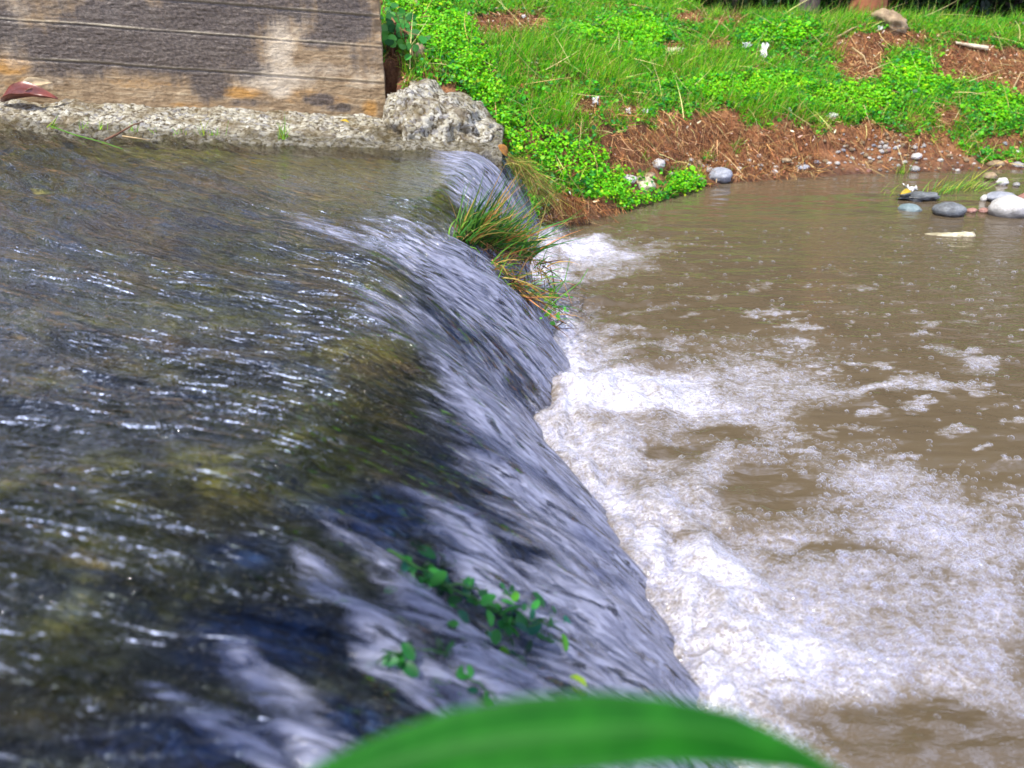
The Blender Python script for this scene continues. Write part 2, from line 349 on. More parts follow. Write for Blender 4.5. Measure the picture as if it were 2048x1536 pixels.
def river_mesh():
    Y = np.concatenate([np.linspace(-.05, 1.6, 420), np.linspace(1.6, 4.8, 560)[1:]])
    au = -np.concatenate([np.linspace(14, 4.2, 30)[:-1], np.linspace(4.2, 2.2, 130)[:-1], np.linspace(2.2, 0, 300)])
    nf = 190
    x0, xc, zc = crest(Y)
    A = np.concatenate([np.broadcast_to(au[None], (len(Y), len(au))), np.linspace(0, 1, nf+1)[None, 1:]*(xc-x0)[:, None]], 1)
    YY = np.broadcast_to(Y[:, None], A.shape); X0 = np.broadcast_to(x0[:, None], A.shape)
    fr = np.concatenate([np.zeros((len(Y), len(au))), np.broadcast_to(np.linspace(0, 1, nf+1)[None, 1:], (len(Y), nf))], 1)
    Z = riv(A, YY)
    k = ((zc+.04)/(xc-x0)**2)[:, None]; slope = np.where(A > 0, -2*k*A, 0)
    arc = np.where(A > 0, A*np.sqrt(1+(k*A)**2*1.0), A)
    drift = np.interp(YY, [0, 1.2, 2.2, 4.5], [.12, .26, .55, .72])
    t = YY + drift*np.minimum(A, .25)
    s = arc
    # surface relief: long streaks drawn out along the flow
    warp = .06*noise(s*1.3, t*3)
    tt = t + warp
    left = 1+1.5*(1-sst(-1.3, -.5, A))*sst(1.9, 2.5, YY)
    left = left+1.3*sst(2.7, 3.2, YY)*(1-sst(-1.3, -.7, A))
    big = .021*fbm(s*.9+5, tt*4.0, 2) + .0115*left*fbm(s*2.3, tt*11+3, 2) - .008*left*np.abs(noise(s*2.2+8, tt*10)) - .0075*(left-1)*np.abs(noise(s*1.9+3, tt*14+5)) - .004*(left-1)*np.abs(noise(s*3.1+1, tt*27))
    fine = .0042*(.5+.5*left)*fbm(s*3.6, tt*38, 2) + .0013*fbm(s*7, tt*100, 1)
    amp = 1 + .5*sst(0, .5, fr)
    calm = sst(2.7, 3.3, YY)*sst(-1.9, -1.0, A)*(1-sst(.0, .25, fr))
    nearb = 1+.7*(1-sst(.5, 1.3, YY))
    d = (big*np.where(fr > 0, .8, .85)*nearb + fine*nearb*(1-.8*sst(.2, .6, fr)))*amp*(1-.7*calm)
    rif = field(*proj(A+X0, YY, Z), [(120,370,430,120,1.0),(-100,420,400,160,1),(60,520,260,60,.5),(120,760,330,170,.55),(430,560,200,70,.35),(700,470,160,40,.6),(640,430,200,40,.35)])
    # standing ridges
    def ridge(px0, py0, z0, px1, py1, z1, h, w):
        p, q = at_z(px0, py0, z0), at_z(px1, py1, z1)
        X = A+X0; dx, dy = q.x-p.x, q.y-p.y; L = math.hypot(dx, dy)
        uu = ((X-p.x)*dx+(YY-p.y)*dy)/L/L; vv = ((X-p.x)*dy-(YY-p.y)*dx)/L
        return h*np.exp(-(vv/w)**2)*sst(-.3, .1, uu)*(1-sst(.8, 1.4, uu))
    d = d + ridge(0, 455, .62, 620, 600, .55, .028, .07) + ridge(0, 900, .63, 500, 960, .58, .018, .05) + ridge(620, 560, .52, 900, 740, .45, .022, .06)
    d = d + .008*np.abs(noise(t*6.5+3, s*.8))*sst(.05, .4, fr)
    nx, nz = -slope/np.sqrt(1+slope**2), 1/np.sqrt(1+slope**2)
    X = A+X0+d*nx; Zd = Z+d*nz
    # aeration: bright broken water at the lips and lower sheets
    PX, PY = proj(A+X0, YY, Z)
    aer = .62*sst(.42, .85, fr)
    def blob(cx, cy, rx, ry, v, ang=0):
        nonlocal aer
        c, s_ = math.cos(ang), math.sin(ang); ux = (PX-cx)*c+(PY-cy)*s_; uy = -(PX-cx)*s_+(PY-cy)*c
        aer = np.maximum(aer, v*np.exp(-((ux/rx)**2+(uy/ry)**2)**1.5))
    blob(970, 360, 100, 55, 1.0, .7); blob(1050, 430, 70, 35, .85, .9)
    blob(850, 510, 130, 50, .55, .5); blob(930, 570, 170, 80, .6, .75); blob(1070, 700, 130, 55, .62, 1.0); blob(680, 470, 110, 22, .45, .35)
    blob(820, 640, 130, 60, .36, .5); blob(890, 790, 70, 45, .34, .7)
    blob(1000, 850, 260, 60, .68, .85); blob(1250, 1150, 340, 95, .8, 1.05); blob(1050, 950, 200, 90, .5, .9)
    hole = np.zeros_like(aer); sv = aer; aer = hole
    blob(985, 690, 60, 26, .9, .85); blob(1050, 770, 75, 36, .9, 1.05); blob(880, 800, 90, 22, .6, .8)
    aer = sv*(1-aer*np.clip(.8+.5*noise(s*7, t*24), .3, 1))
    rope = np.zeros_like(aer)
    for pl, wd, v in (([(500,1040),(600,1120),(700,1210),(800,1320),(880,1420)], 44, .95), ([(590,1015),(720,1090),(850,1190),(980,1320),(1080,1430)], 48, .8), ([(380,1270),(480,1320),(560,1400),(640,1500)], 44, .75),
                      ([(740,955),(850,1010),(960,1110),(1100,1270),(1200,1420)], 60, .8), ([(220,1330),(330,1370),(440,1440),(560,1560)], 40, .7), ([(860,860),(1000,960),(1120,1100),(1260,1320),(1330,1450)], 80, .7), ([(680,1190),(800,1260),(900,1360),(960,1440)], 34, .6)):
        g = np.zeros_like(aer); pw = PX+22*noise(s*7, t*13); nseg = len(pl)-1
        for qi, ((ax, ay), (bx, by)) in enumerate(zip(pl[:-1], pl[1:])):
            dx, dy = bx-ax, by-ay; q = np.clip(((pw-ax)*dx+(PY-ay)*dy)/(dx*dx+dy*dy), 0, 1); al = (qi+q)/nseg
            g = np.maximum(g, np.exp(-(np.hypot(pw-ax-q*dx, PY-ay-q*dy)/(wd*(.35+.9*al)))**2)*sst(-.05, .45, al))
        g = g*np.clip(.75+.7*noise(s*8+wd, t*30), .1, 1.2)
        aer = np.maximum(aer, v*g); rope = np.maximum(rope, g)
    X = X+.014*rope*nx; Zd = Zd+.014*rope*nz
    fall = np.where(fr > 0, fr, 0)
    V = np.stack([X, YY, Zd], -1); n, mm = A.shape; Fq = grid_faces(n, mm)
    flow = np.stack([s, t, np.zeros_like(s)], -1)
    at = {'flow': flow.reshape(-1, 3), 'fall': fall.ravel(), 'aerate': aer.ravel(), 'calm': calm.ravel(), 'riffle': rif.ravel()}
    # shared smooth normals, then split into river and waterfall
    du = np.gradient(V, axis=1); dv = np.gradient(V, axis=0); N = np.cross(du, dv); N /= np.linalg.norm(N, axis=-1)[..., None]
    iu = len(au)
    for name, sl, lab in (('river_water', slice(0, iu), 'clear shallow river water rippling over dark mossy bed towards the weir crest'),
                          ('waterfall', slice(iu-1, mm), 'thin streaked sheet of water falling over the curved weir into the brown pool')):
        v = V[:, sl]; o = mesh(name, v.reshape(-1, 3), grid_faces(v.shape[0], v.shape[1])[:, ::-1], MRIV, attrs={kk: (x.reshape(n, mm, -1)[:, sl].reshape(-1, x.shape[-1] if x.ndim > 1 else 1).squeeze()) for kk, x in at.items()})
        o.data.normals_split_custom_set_from_vertices(N[:, sl].reshape(-1, 3).tolist())
        tag(o, lab, kind='structure')
    # bed under it
    Vb = np.stack([A+X0, YY, Z], -1)[::2, ::2]; sb, tb = s[::2, ::2], t[::2, ::2]; frb = fr[::2, ::2]
    off = -.05 + .018*np.clip(fbm(sb*3, tb*6, 4), -1.2, 1.2) - .01*frb
    off = np.minimum(off, -.02)
    Vb = Vb + off[..., None]*np.stack([nx[::2, ::2], 0*sb, nz[::2, ::2]], -1)
    Pb = proj(Vb[..., 0], Vb[..., 1], Vb[..., 2]); sky_tint = np.clip(np.maximum(.75*sst(.3, .62, frb), field(Pb[0]+30*noise(sb*8, tb*14), Pb[1], [(760,1040,130,70,1),(540,1290,220,70,1),(400,1490,240,60,1),(480,1110,110,40,.7),(900,1260,120,60,.6),(950,1390,100,60,.7),(690,1440,90,50,.9)])), 0, 1); moss = field(Pb[0], Pb[1], [(760,690,150,34,.8),(900,765,70,26,.8),(980,830,60,26,.6),(400,940,160,60,.8),(640,960,100,50,.6),(150,1000,200,80,.6),(120,1250,160,90,.5),(560,860,140,50,.5),(330,640,150,30,.4),(860,450,70,25,.5),(330,300,160,30,.8),(760,370,210,90,.55),(600,330,200,40,.5)])  # first mask: where sky-reflection blue is painted on the bed; second: moss
    # behind and below: close the body so it has thickness
    o = mesh('weir', Vb.reshape(-1, 3), grid_faces(*sb.shape)[:, ::-1], MBED, attrs={'flow': np.stack([sb, tb, 0*sb], -1).reshape(-1, 3), 'sky_tint': sky_tint.ravel(), 'moss': moss.ravel()})
    tag(o, 'submerged mossy stone weir with rounded crest under the flowing water', 'weir')
river_mesh()

# ---------------------------------------------------------------- pool
FOAM = [  # photo px: cx, cy, rx, ry, strength
 (1250,778,120,40,1.1),(1180,800,70,38,1.1),(1390,800,110,32,.85),(1330,760,90,26,.8),(1520,750,150,40,.6),(1470,800,150,40,.55),(1620,785,110,24,.5),
 (1760,778,110,12,.75),(1880,768,80,11,.7),(1935,725,55,16,.6),(1900,700,30,12,.4),
 (1250,910,140,70,.72),(1400,955,140,60,.62),(1330,1030,130,60,.8),(1170,880,60,50,.7),(1560,870,110,14,.4),(1480,845,120,25,.55),
 (1720,965,170,50,.85),(1850,1045,170,55,.8),(1560,1080,120,25,.6),(1640,1050,90,20,.5),
 (1420,1150,130,60,1.1),(1520,1230,180,90,.8),(1720,1180,220,110,.66),(1600,1330,200,80,.9),(1750,1330,180,90,.72),(1560,1020,160,60,.3),(1300,860,160,60,.45),(1600,900,200,60,.25),(1500,700,260,30,.22),(1920,1310,140,110,.65),(1480,1360,110,110,.75),(1560,1490,150,80,.66),(2000,1400,90,60,.6),(1960,1100,120,60,.72),(1980,1210,110,80,.72),
 (1130,490,80,26,1.15),(1190,510,90,28,.95),(1110,545,60,20,1.0),(1270,490,110,12,.45),(1210,545,60,10,.5),(1380,488,40,6,.3),
 (1200,690,70,18,.6),(1290,672,110,10,.45),(1160,665,40,20,.6),(1280,625,50,8,.35),(1150,720,50,30,.75),(1200,610,30,6,.3),
 (1120,630,40,40,.5),(1340,930,60,40,-.5),(1330,905,60,24,-.8),(1560,975,90,42,-.8),(1850,1470,200,60,-1.2),(1760,860,130,24,-.4),(1950,1500,120,80,-.8),(1700,1100,140,12,-.4),(1560,1200,60,14,-.2),(1420,870,80,14,-.4),(1640,1400,70,14,-.15)]
def foam_mask(X, Y):
    PX, PY = proj(X, Y, np.zeros_like(X)); f = np.zeros_like(X); ng = np.zeros_like(X)
    wx = 55*noise(X*4, Y*5)+26*noise(X*11, Y*13); wy = 24*noise(X*4+9, Y*5)+11*noise(X*11+3, Y*13)
    for cx, cy, rx, ry, v in FOAM:
        g = np.exp(-(((PX+wx-cx)/rx)**2+((PY+wy-cy)/ry)**2)**1.4)*abs(v)
        if v > 0: f = 1-(1-f)*(1-np.minimum(g, 1)) if False else np.maximum(f, g)+.25*np.minimum(f, g)
        else: ng = np.maximum(ng, g)
    x0_, xc_, _z = crest(np.clip(Y, -.5, 5)); edge = np.exp(-((X-xc_-.02)/.09)**2)*sst(.4, .8, Y)*(1-sst(4.1, 4.4, Y)); f = np.maximum(f, edge*(1.0+.35*noise(X*12, Y*9)))
    # loose drifting patches
    sc = sst(.62, 1.1, fbm(X*4.2+3, Y*9, 4, .62)+.32)*sst(0, .5, np.exp(-((X-1.3)/1.2)**2-((Y-1.9)/1.2)**2))*.62
    small = sst(.72, 1.1, noise(X*17, Y*30)+.4*noise(X*41, Y*66)+.1)*.6*np.exp(-((X-1.0)/1.3)**2-((Y-2.4)/1.5)**2)
    f = np.maximum(f, np.maximum(sc, small))
    return np.clip(f-ng, 0, 1.1)
def pool():
    x = np.concatenate([np.linspace(-1.0, -.02, 20)[:-1], np.linspace(-.02, 2.3, 420)[:-1], np.linspace(2.3, 4.6, 230)[:-1], np.linspace(4.6, 25, 60)])
    y = np.concatenate([np.linspace(-8, .55, 40)[:-1], np.linspace(.55, 2.6, 400)[:-1], np.linspace(2.6, 5.7, 300)[:-1], np.linspace(5.7, 10, 20)])
    X, Y = np.meshgrid(x, y, indexing='ij'); fo = foam_mask(X, Y)
    x0, xc, zc = crest(np.clip(Y, -.5, 5)); dist = X-xc
    boil = np.exp(-(dist/.45)**2)*sst(.4, .9, Y)*(1-sst(4.2, 4.5, Y))
    dd = np.sqrt((X-.15)**2+(Y-2.2)**2)
    Z = .030*boil*fbm(X*5, Y*5, 3) + .022*np.exp(-(dist/.09)**2)*np.clip(.35+fbm(X*16, Y*11, 3), -.2, 1.2)*sst(.4, .9, Y)*(1-sst(4.0, 4.3, Y)) + .010*fo*fbm(X*9, Y*9, 3) + .0035*fbm(X*3, Y*9, 3) + .004*np.sin(dd*26+2.5*noise(X*2, Y*2))*np.exp(-dd/1.2)
    Z = Z + .0022*np.sin(Y*38+3*noise(X*1.2, Y*3))*sst(1.8, 3, X)*np.exp(-((Y-4.0)/.9)**2)
    # mounds of foam where the sheets land
    for px, py, r, h in ((1190, 790, .12, .05), (1280, 785, .12, .035), (1400, 1140, .13, .05), (1240, 930, .12, .025), (1120, 495, .12, .03), (1330, 1030, .1, .03), (1520, 1300, .12, .03)):
        p = at_z(px, py); Z = Z + h*np.exp(-((X-p.x)**2+(Y-p.y)**2)/r**2)*(.8+.5*noise(X*14, Y*14))
    Z = np.where(np.abs(X) > 8, 0, Z)
    rip = sst(1.6, 3, Y)*sst(.8, 2.2, X)*(1-sst(3.9, 4.6, Y))+boil
    V = np.stack([X, Y, Z], -1)
    o = mesh('pool_water', V.reshape(-1, 3), grid_faces(*X.shape), MPOOL, attrs={'foam': (fo*(1-.25*sst(.55, .8, X)*(1-sst(1.7, 2.1, Y)))).ravel(), 'ripple': np.clip(rip, 0, 1).ravel()})
    tag(o, 'brown turbid plunge pool below the weir with white foam', kind='structure')
    # bubbles: small domes lying on the foam, as one mass
    n = 420000; bx = rng.uniform(0, 2.3, n); by = rng.uniform(.6, 4.6, n)
    f = foam_mask(bx, by); br = noise(bx*18, by*22)*.4
    far = np.interp(by, [.6, 1.5, 3, 4.6], [1, .85, .45, .25])
    keep = rng.random(n) < np.clip(f+br*f, 0, 1)**1.1*.27*far*np.where((bx > .55) & (by < 2.0), 1.5, 1)
    bx, by, f = bx[keep], by[keep], f[keep]
    ex = 900; ex_x = rng.uniform(.2, 3.2, ex); ex_y = .75+rng.random(ex)**.7*3.4; ok = ex_x > np.interp(ex_y, _yy, SC)+.05
    bx = np.r_[bx, ex_x[ok]]; by = np.r_[by, ex_y[ok]]
    r = np.clip(np.exp(rng.normal(math.log(.0044), .45, len(bx))), .0025, .012)
    r = r*np.where((bx > .6) & (by < 2.0), 1.2, 1.0); r = np.minimum(r, .0095)
    ix = np.clip(np.searchsorted(x, bx), 0, len(x)-1); iy = np.clip(np.searchsorted(y, by), 0, len(y)-1); bz = Z[ix, iy]
    k, lv = 8, 3; dome = [(math.cos(e)*math.cos(2*math.pi*j/k), math.cos(e)*math.sin(2*math.pi*j/k), math.sin(e)) for e in (-.15, .45, 1.0) for j in range(k)] + [(0, 0, 1)]
    dome = np.array(dome); q = [[l*k+j, l*k+(j+1) % k, (l+1)*k+(j+1) % k, (l+1)*k+j] for l in range(lv-1) for j in range(k)]
    tr = [[(lv-1)*k+j, (lv-1)*k+(j+1) % k, lv*k] for j in range(k)]
    N = len(bx); P = np.stack([bx, by, bz], 1)
    V = P[:, None]+r[:, None, None]*dome[None]*np.array([1, 1, .85]); b = (np.arange(N)*len(dome))[:, None, None]
    o = mesh('foam', V.reshape(-1, 3), (b+np.array(q)[None]).reshape(-1, 4), MBUB, tri=(b+np.array(tr)[None]).reshape(-1, 3))
    tag(o, 'glinting foam bubbles drifting on the brown pool below the weir', 'foam', kind='stuff')
    print('bubbles', N)
pool()
# splash drops where the sheets break
def spray():
    P = []
    for px, py, n, sx, sz in ((1110, 640, 60, .05, .14), (1090, 560, 60, .04, .2), (1150, 770, 70, .06, .05), (1085, 470, 40, .06, .04), (1300, 1110, 40, .05, .05)):
        c = at_z(px, py)
        P.append(np.c_[rng.normal(c.x, sx, n), rng.normal(c.y, .07, n), np.abs(rng.normal(.02, sz, n))])
    n = 3200; yy = rng.uniform(.7, 4.1, n); _a, xc, _b = crest(yy); P.append(np.c_[xc+rng.normal(.03, .06, n), yy, np.abs(rng.normal(.0, .035, n))*np.clip(.6+noise(yy*4, yy*0), .1, 2)+.005])
    P = np.concatenate(P); n = len(P); r = np.exp(rng.normal(math.log(.0021), .4, n))
    k = 6; e3 = (-1.0, -.3, .4, 1.1); T = np.array([(math.cos(e)*math.cos(2*math.pi*j/k), math.cos(e)*math.sin(2*math.pi*j/k), math.sin(e)*1.2) for e in e3 for j in range(k)]+[(0, 0, -1.2), (0, 0, 1.3)])
    q = [[l*k+j, l*k+(j+1) % k, (l+1)*k+(j+1) % k, (l+1)*k+j] for l in range(3) for j in range(k)]
    tr = [[(j+1) % k, j, 24] for j in range(k)]+[[18+j, 18+(j+1) % k, 25] for j in range(k)]
    b = (np.arange(n)*26)[:, None, None]
    o = mesh('spray', (P[:, None]+r[:, None, None]*T[None]).reshape(-1, 3), (b+np.array(q)).reshape(-1, 4), MBUB, tri=(b+np.array(tr)).reshape(-1, 3))
    tag(o, 'fine water drops splashing up where the falling sheet lands', 'spray', kind='stuff')
spray()

# ---------------------------------------------------------------- far bank terrain
WL = np.array([(-14, 3.4), (-3, 3.55), (-.05, 3.95), (.16, 4.16), (.47, 4.32), (.80, 4.62), (1.386, 5.13), (2.28, 5.36), (3.54, 5.51), (6, 5.8), (14, 6.5), (40, 8)])
PK = {-.5: [(0, 0), (.2, .3), (.5, .52), (1.1, .85), (1.6, 1.08), (2.5, 1.25), (6, 1.4)],
      .4: [(0, 0), (.14, .15), (.4, .45), (.9, .68), (1.6, .88), (2.6, 1.08), (6, 1.3)],
      1.3: [(0, 0), (.14, .05), (.4, .35), (1.0, .57), (1.6, .77), (2.4, .97), (6, 1.15)],
      2.3: [(0, 0), (.14, .05), (.40, .32), (1.2, .61), (1.45, .80), (1.9, .85), (2.4, .72), (3, .55), (6, .3)],
      4.0: [(0, 0), (.22, .06), (.5, .26), (1.1, .48), (1.35, .74), (1.75, .82), (2.2, .70), (3, .5), (6, .3)]}
PX_ = sorted(PK)
def terr0(x, y):
    x = np.asarray(x, float); y = np.asarray(y, float)
    best = np.full(x.shape, 1e9)
    for (ax, ay), (bx, by) in zip(WL[:-1], WL[1:]):
        dx, dy = bx-ax, by-ay; t = np.clip(((x-ax)*dx+(y-ay)*dy)/(dx*dx+dy*dy), 0, 1)
        best = np.minimum(best, np.hypot(x-ax-t*dx, y-ay-t*dy))
    d = np.where(y > np.interp(x, WL[:, 0], WL[:, 1]), best, -best)
    z = np.zeros(x.shape); xc = np.clip(x, PX_[0], PX_[-1])
    prof = [np.interp(d, *zip(*PK[k])) for k in PX_]
    for i in range(len(PX_)-1):
        a, b = PX_[i], PX_[i+1]; w = np.clip((xc-a)/(b-a), 0, 1); inn = (xc >= a) & (xc <= b)
        w = w*w*(3-2*w); z = np.where(inn, prof[i]*(1-w)+prof[i+1]*w, z)
    z = np.where(d < 0, np.maximum(.7*d, -.5), z)
    return z, d
def terr(x, y):
    z, d = terr0(x, y); am = sst(.0, .25, d)
    z = z + am*(.05*fbm(np.asarray(x)*1.6, np.asarray(y)*2.2, 3) + .018*fbm(np.asarray(x)*7, np.asarray(y)*7, 3)) + .008*fbm(np.asarray(x)*15, np.asarray(y)*15, 2)
    # little eroded gullies on the lower face
    z = z - .05*am*(1-sst(.45, .8, d))*np.abs(noise(np.asarray(x)*5.5, np.asarray(y)*1.2+7))
    wl = np.interp(x, [-5, -2.66, -.7], [4.6, 4.33, 4.6])
    z = np.where((np.asarray(x) < -.64) & (np.asarray(y) < wl+.2), np.minimum(z, .25), z)
    z = z - .22*np.exp(-((np.asarray(x)+.38)/.34)**2-((np.asarray(y)-4.2)/.33)**2)
    return z
def bank():
    x = np.concatenate([np.linspace(-14, -1, 30)[:-1], np.linspace(-1, 5.6, 420)[:-1], np.linspace(5.6, 30, 60)])
    y = np.concatenate([np.linspace(3.2, 3.9, 10)[:-1], np.linspace(3.9, 8.4, 300)[:-1], np.linspace(8.4, 60, 50)])
    X, Y = np.meshgrid(x, y, indexing='ij'); Z = terr(X, Y)
    o = mesh('river_bank', np.stack([X, Y, Z], -1).reshape(-1, 3), grid_faces(*X.shape), MSOIL)
    tag(o, 'eroded red brown earth bank rising from the pool', kind='structure')
bank()
def on_bank(px, py): return march(px, py, terr, 3.5, 14)

BROWN = [(1010,52,105,28,1),(1385,38,60,16,.8),(1460,45,60,14,.7),(1330,285,130,55,1),(1430,275,80,60,1),(1560,290,120,50,1),(1700,290,110,48,1.1),(1840,305,120,45,.9),(1720,120,62,60,1.1),(1790,80,80,20,1),(1950,130,120,45,1),(2040,150,60,55,1),(1890,235,35,35,.8),(1170,215,45,22,.9),(1245,225,50,22,.7),(1440,92,25,18,.9),(1345,100,40,14,.8),(1205,290,60,60,.75),(1250,320,60,40,.9),(1060,180,40,16,.4),(790,160,26,80,1.2),(1600,95,24,30,.5),(1130,440,70,30,1),(1180,425,50,26,1.2),(1140,400,60,45,.55),(1560,325,170,30,1.1),(1760,320,150,30,1.05),(1330,330,110,22,.9),(1400,335,80,20,1),(2000,290,80,30,.6)]
CLOV = [(830,20,60,40,1.3),(890,75,62,45,1.3),(945,140,48,40,1.2),(985,195,32,34,1.1),(830,0,70,40,1.2),(1060,285,75,35,1.2),(1150,325,75,38,1.2),(1230,375,60,40,1.2),(1290,415,45,24,1),(1000,265,30,25,1),(1360,375,40,26,.9),(1250,70,130,35,.8),(1560,70,90,25,.7),(1500,180,200,28,.8),(1700,205,110,32,.9),(1990,215,60,45,.8),(1830,160,110,50,.7),(1290,120,60,20,.7),(1140,100,50,18,.5)]
GRAS = [(1060,110,130,35,1),(1350,140,160,30,1),(1180,140,150,30,.8),(1550,235,160,20,.9),(1000,170,60,60,.7),(1100,240,60,40,.7),(1480,205,120,30,.8),(1680,80,35,50,.7)]
def vegetation():
    n = 230000
    x = rng.uniform(-.75, 6.2, n); y = rng.uniform(4.0, 8.6, n); z, d0 = terr0(x, y)
    lim = np.where(x < -.62, 4.75, 3.9)
    block = ((x+.36)/.33)**2+((y-4.38)/.32)**2 < 1
    QX, QY = proj(x, y, z); bare = (field(QX, QY, [(1290,362,50,34,1),(1440,355,30,20,1)]) > .4) & (rng.random(n) > .08)
    ok = (d0 > .0) & (y > lim) & ~block & ~bare; x, y, d0 = x[ok], y[ok], d0[ok]; z = terr(x, y)
    PX, PY = proj(x, y, z)
    inn = (PX > 650) & (PX < 2250) & (PY > -120) & ~((d0 > 2.0) & (x > 2.0)); x, y, z, d0, PX, PY = [q[inn] for q in (x, y, z, d0, PX, PY)]
    e = .01; gx = (terr(x+e, y)-z)/e; gy = (terr(x, y+e)-z)/e
    N = np.stack([-gx, -gy, np.ones_like(gx)], 1); N /= np.linalg.norm(N, axis=1)[:, None]
    P = np.stack([x, y, z], 1)
    nz = fbm(x*2.5, y*3.5, 3); n2 = fbm(x*9, y*9, 2)
    br = field(PX, PY, BROWN)+.35*n2+.25*nz; cl = field(PX, PY, CLOV); gr = field(PX, PY, GRAS)
    br = np.where(cl > .7, br-.6, br); br = np.where((PX > 1405) & (d0 < .15+.05*nz), 1.0, br)
    u = rng.random(len(x))
    is_b = (br > .55) | ((cl < .5) & (rng.random(len(x)) < .13))
    p_cl = np.clip(.46+.9*(cl-.15)+.45*nz-.45*gr+.3*n2, .08, .97)
    is_c = ~is_b & (u < p_cl); is_g = ~is_b & ~is_c
    clump = np.maximum(0, fbm(x*6+4, y*6, 3))
    # ---- ground cover of small round leaves
    b = Bag()
    i = np.where(is_c)[0]; i = np.repeat(i, 4); k = len(i); strong = cl[i]
    pos = P[i]+rng.normal(0, .012, (k, 3)); pos += N[i]*(rng.random(k)*(.02+.05*clump[i]+.045*np.clip(strong, 0, 1)))[:, None]
    nn = N[i]*.55+np.array([-.1, -.25, .75])+rng.normal(0, .42, (k, 3))
    sz = np.where(strong > .7, rng.uniform(.009, .018, k), rng.uniform(.010, .027, k))*np.where(rng.random(k) < .06, 1.7, 1)
    V, Fq = leaves(pos, nn, sz)
    t1 = tint(k, [(.13, .50, .005), (.22, .58, .005), (.06, .36, .008), (.36, .58, .01)], [4, 4, 2, 1], .22)
    t2 = tint(k, [(.035, .28, .025), (.08, .38, .012), (.14, .44, .01), (.02, .16, .035)], [4, 4, 3, 2.2], .25)
    hue = (strong+.25*nz[i]+.15*rng.normal(size=k) > .55)[:, None]
    T = np.repeat(np.where(hue, t1, t2), 6, 0); b.add(V, Fq, T)
    tag(b.build('ground_cover', MF), 'bright green low creeping leaves matting the earth bank', 'ground cover', kind='stuff')
    # ---- grass
    b = Bag(); i = np.where(is_g | (is_c & (cl < .6) & (rng.random(len(x)) < .35)))[0]; i = np.repeat(i, 2); k = len(i)
    pos = P[i]+rng.normal(0, .012, (k, 3))*np.array([1, 1, .2])
    dv = np.array([.08, -.12, .9])+rng.normal(0, .33, (k, 3)); bd = rng.normal(0, .35, (k, 3))+np.array([.1, -.1, -.25])
    ln = rng.uniform(.03, .085, k)*(1+.5*(gr[i] > .4)+.4*clump[i]); V, Fq = blades(pos, dv, ln, rng.uniform(.003, .0065, k), bd, 3)
    T = tint(k, [(.08, .38, .008), (.17, .50, .008), (.34, .56, .02), (.5, .40, .12), (.03, .20, .012)], [4, 4, 3, 1.6, 2], .24, 8); b.add(V, Fq, T)
    # fringe on the crest of the bank
    k = 1500; fx = rng.uniform(1.7, 6, k); fy = np.interp(fx, [1.7, 2.3, 3.54, 6], [7.3, 7.2, 7.25, 7.55])+rng.normal(0, .13, k); fz = terr(fx, fy)
    V, Fq = blades(np.stack([fx, fy, fz], 1), np.array([0, -.05, 1])+rng.normal(0, .3, (k, 3)), rng.uniform(.04, .15, k), rng.uniform(.003, .006, k), rng.normal(0, .4, (k, 3)), 3)
    b.add(V, Fq, tint(k, [(.10, .32, .02), (.2, .4, .03), (.4, .33, .12)], [3, 3, 1], .25, 8))
    k = 9000; fx = rng.uniform(-4.5, -.7, k); fy = np.interp(fx, [-5, -2.66, -.7], [4.5, 4.7, 4.95])+rng.random(k)**1.3*3.2+.1; fz = terr(fx, fy)
    V, Fq = blades(np.stack([fx, fy, fz], 1), np.array([0, -.05, 1])+rng.normal(0, .35, (k, 3)), rng.uniform(.05, .16, k), rng.uniform(.006, .012, k), rng.normal(0, .4, (k, 3)), 3)
    b.add(V, Fq, tint(k, [(.08, .36, .01), (.18, .46, .01), (.4, .42, .08)], [4, 4, 1], .25, 8))
    tag(b.build('grass', MF), 'bright green grass growing on the terraced earth bank', 'grass', kind='stuff')
    # ---- dead stalks, roots and leaf litter
    b = Bag(); i = np.where(is_b & (rng.random(len(x)) < np.where(PX > 1640, .75, 1)*(~((PY > 285) & (PX > 1640)))+.12))[0]; i = np.concatenate([i, rng.choice(np.where(~is_b)[0], 9000)]); k = len(i)
    lit = rng.random(k) < np.where(PY[i] < 200, .28, .12)
    j = i[~lit]; kk = len(j); hang = sst(.05, .5, d0[j])
    dv = rng.normal(0, .45, (kk, 3))+np.array([.05, -.45, -.55]); dv += N[j]*.25
    V, Fq = blades(P[j]+N[j]*rng.uniform(.0, .035, kk)[:, None], dv, rng.uniform(.04, .15, kk), rng.uniform(.002, .0045, kk), rng.normal(0, .3, (kk, 3))+np.array([0, -.05, -.1]), 3)
    b.add(V, Fq, tint(kk, [(.22, .085, .03), (.38, .18, .065), (.50, .33, .15), (.09, .03, .012)], [4, 4, 2, 3], .3, 8))
    j = i[lit]; kk = len(j)
    V, Fq = leaves(P[j]+N[j]*rng.uniform(.003, .03, kk)[:, None], N[j]+rng.normal(0, .5, (kk, 3)), rng.uniform(.014, .036, kk), asp=.4)
    b.add(V, Fq, tint(kk, [(.26, .10, .04), (.42, .22, .10), (.6, .44, .28), (.12, .045, .02), (.68, .58, .44)], [4, 4, 1.6, 2, .6], .3, 6))
    # long straw stems lying about
    k = 1000; i = rng.choice(len(x), k); dv = rng.normal(0, 1, (k, 3)); dv -= N[i]*(dv*N[i]).sum(1)[:, None]; dv /= np.linalg.norm(dv, axis=1)[:, None]; dv += N[i]*.22
    V, Fq = blades(P[i]+N[i]*.03, dv, rng.uniform(.12, .34, k), rng.uniform(.003, .006, k), rng.normal(0, .2, (k, 3))-N[i]*.15, 4)
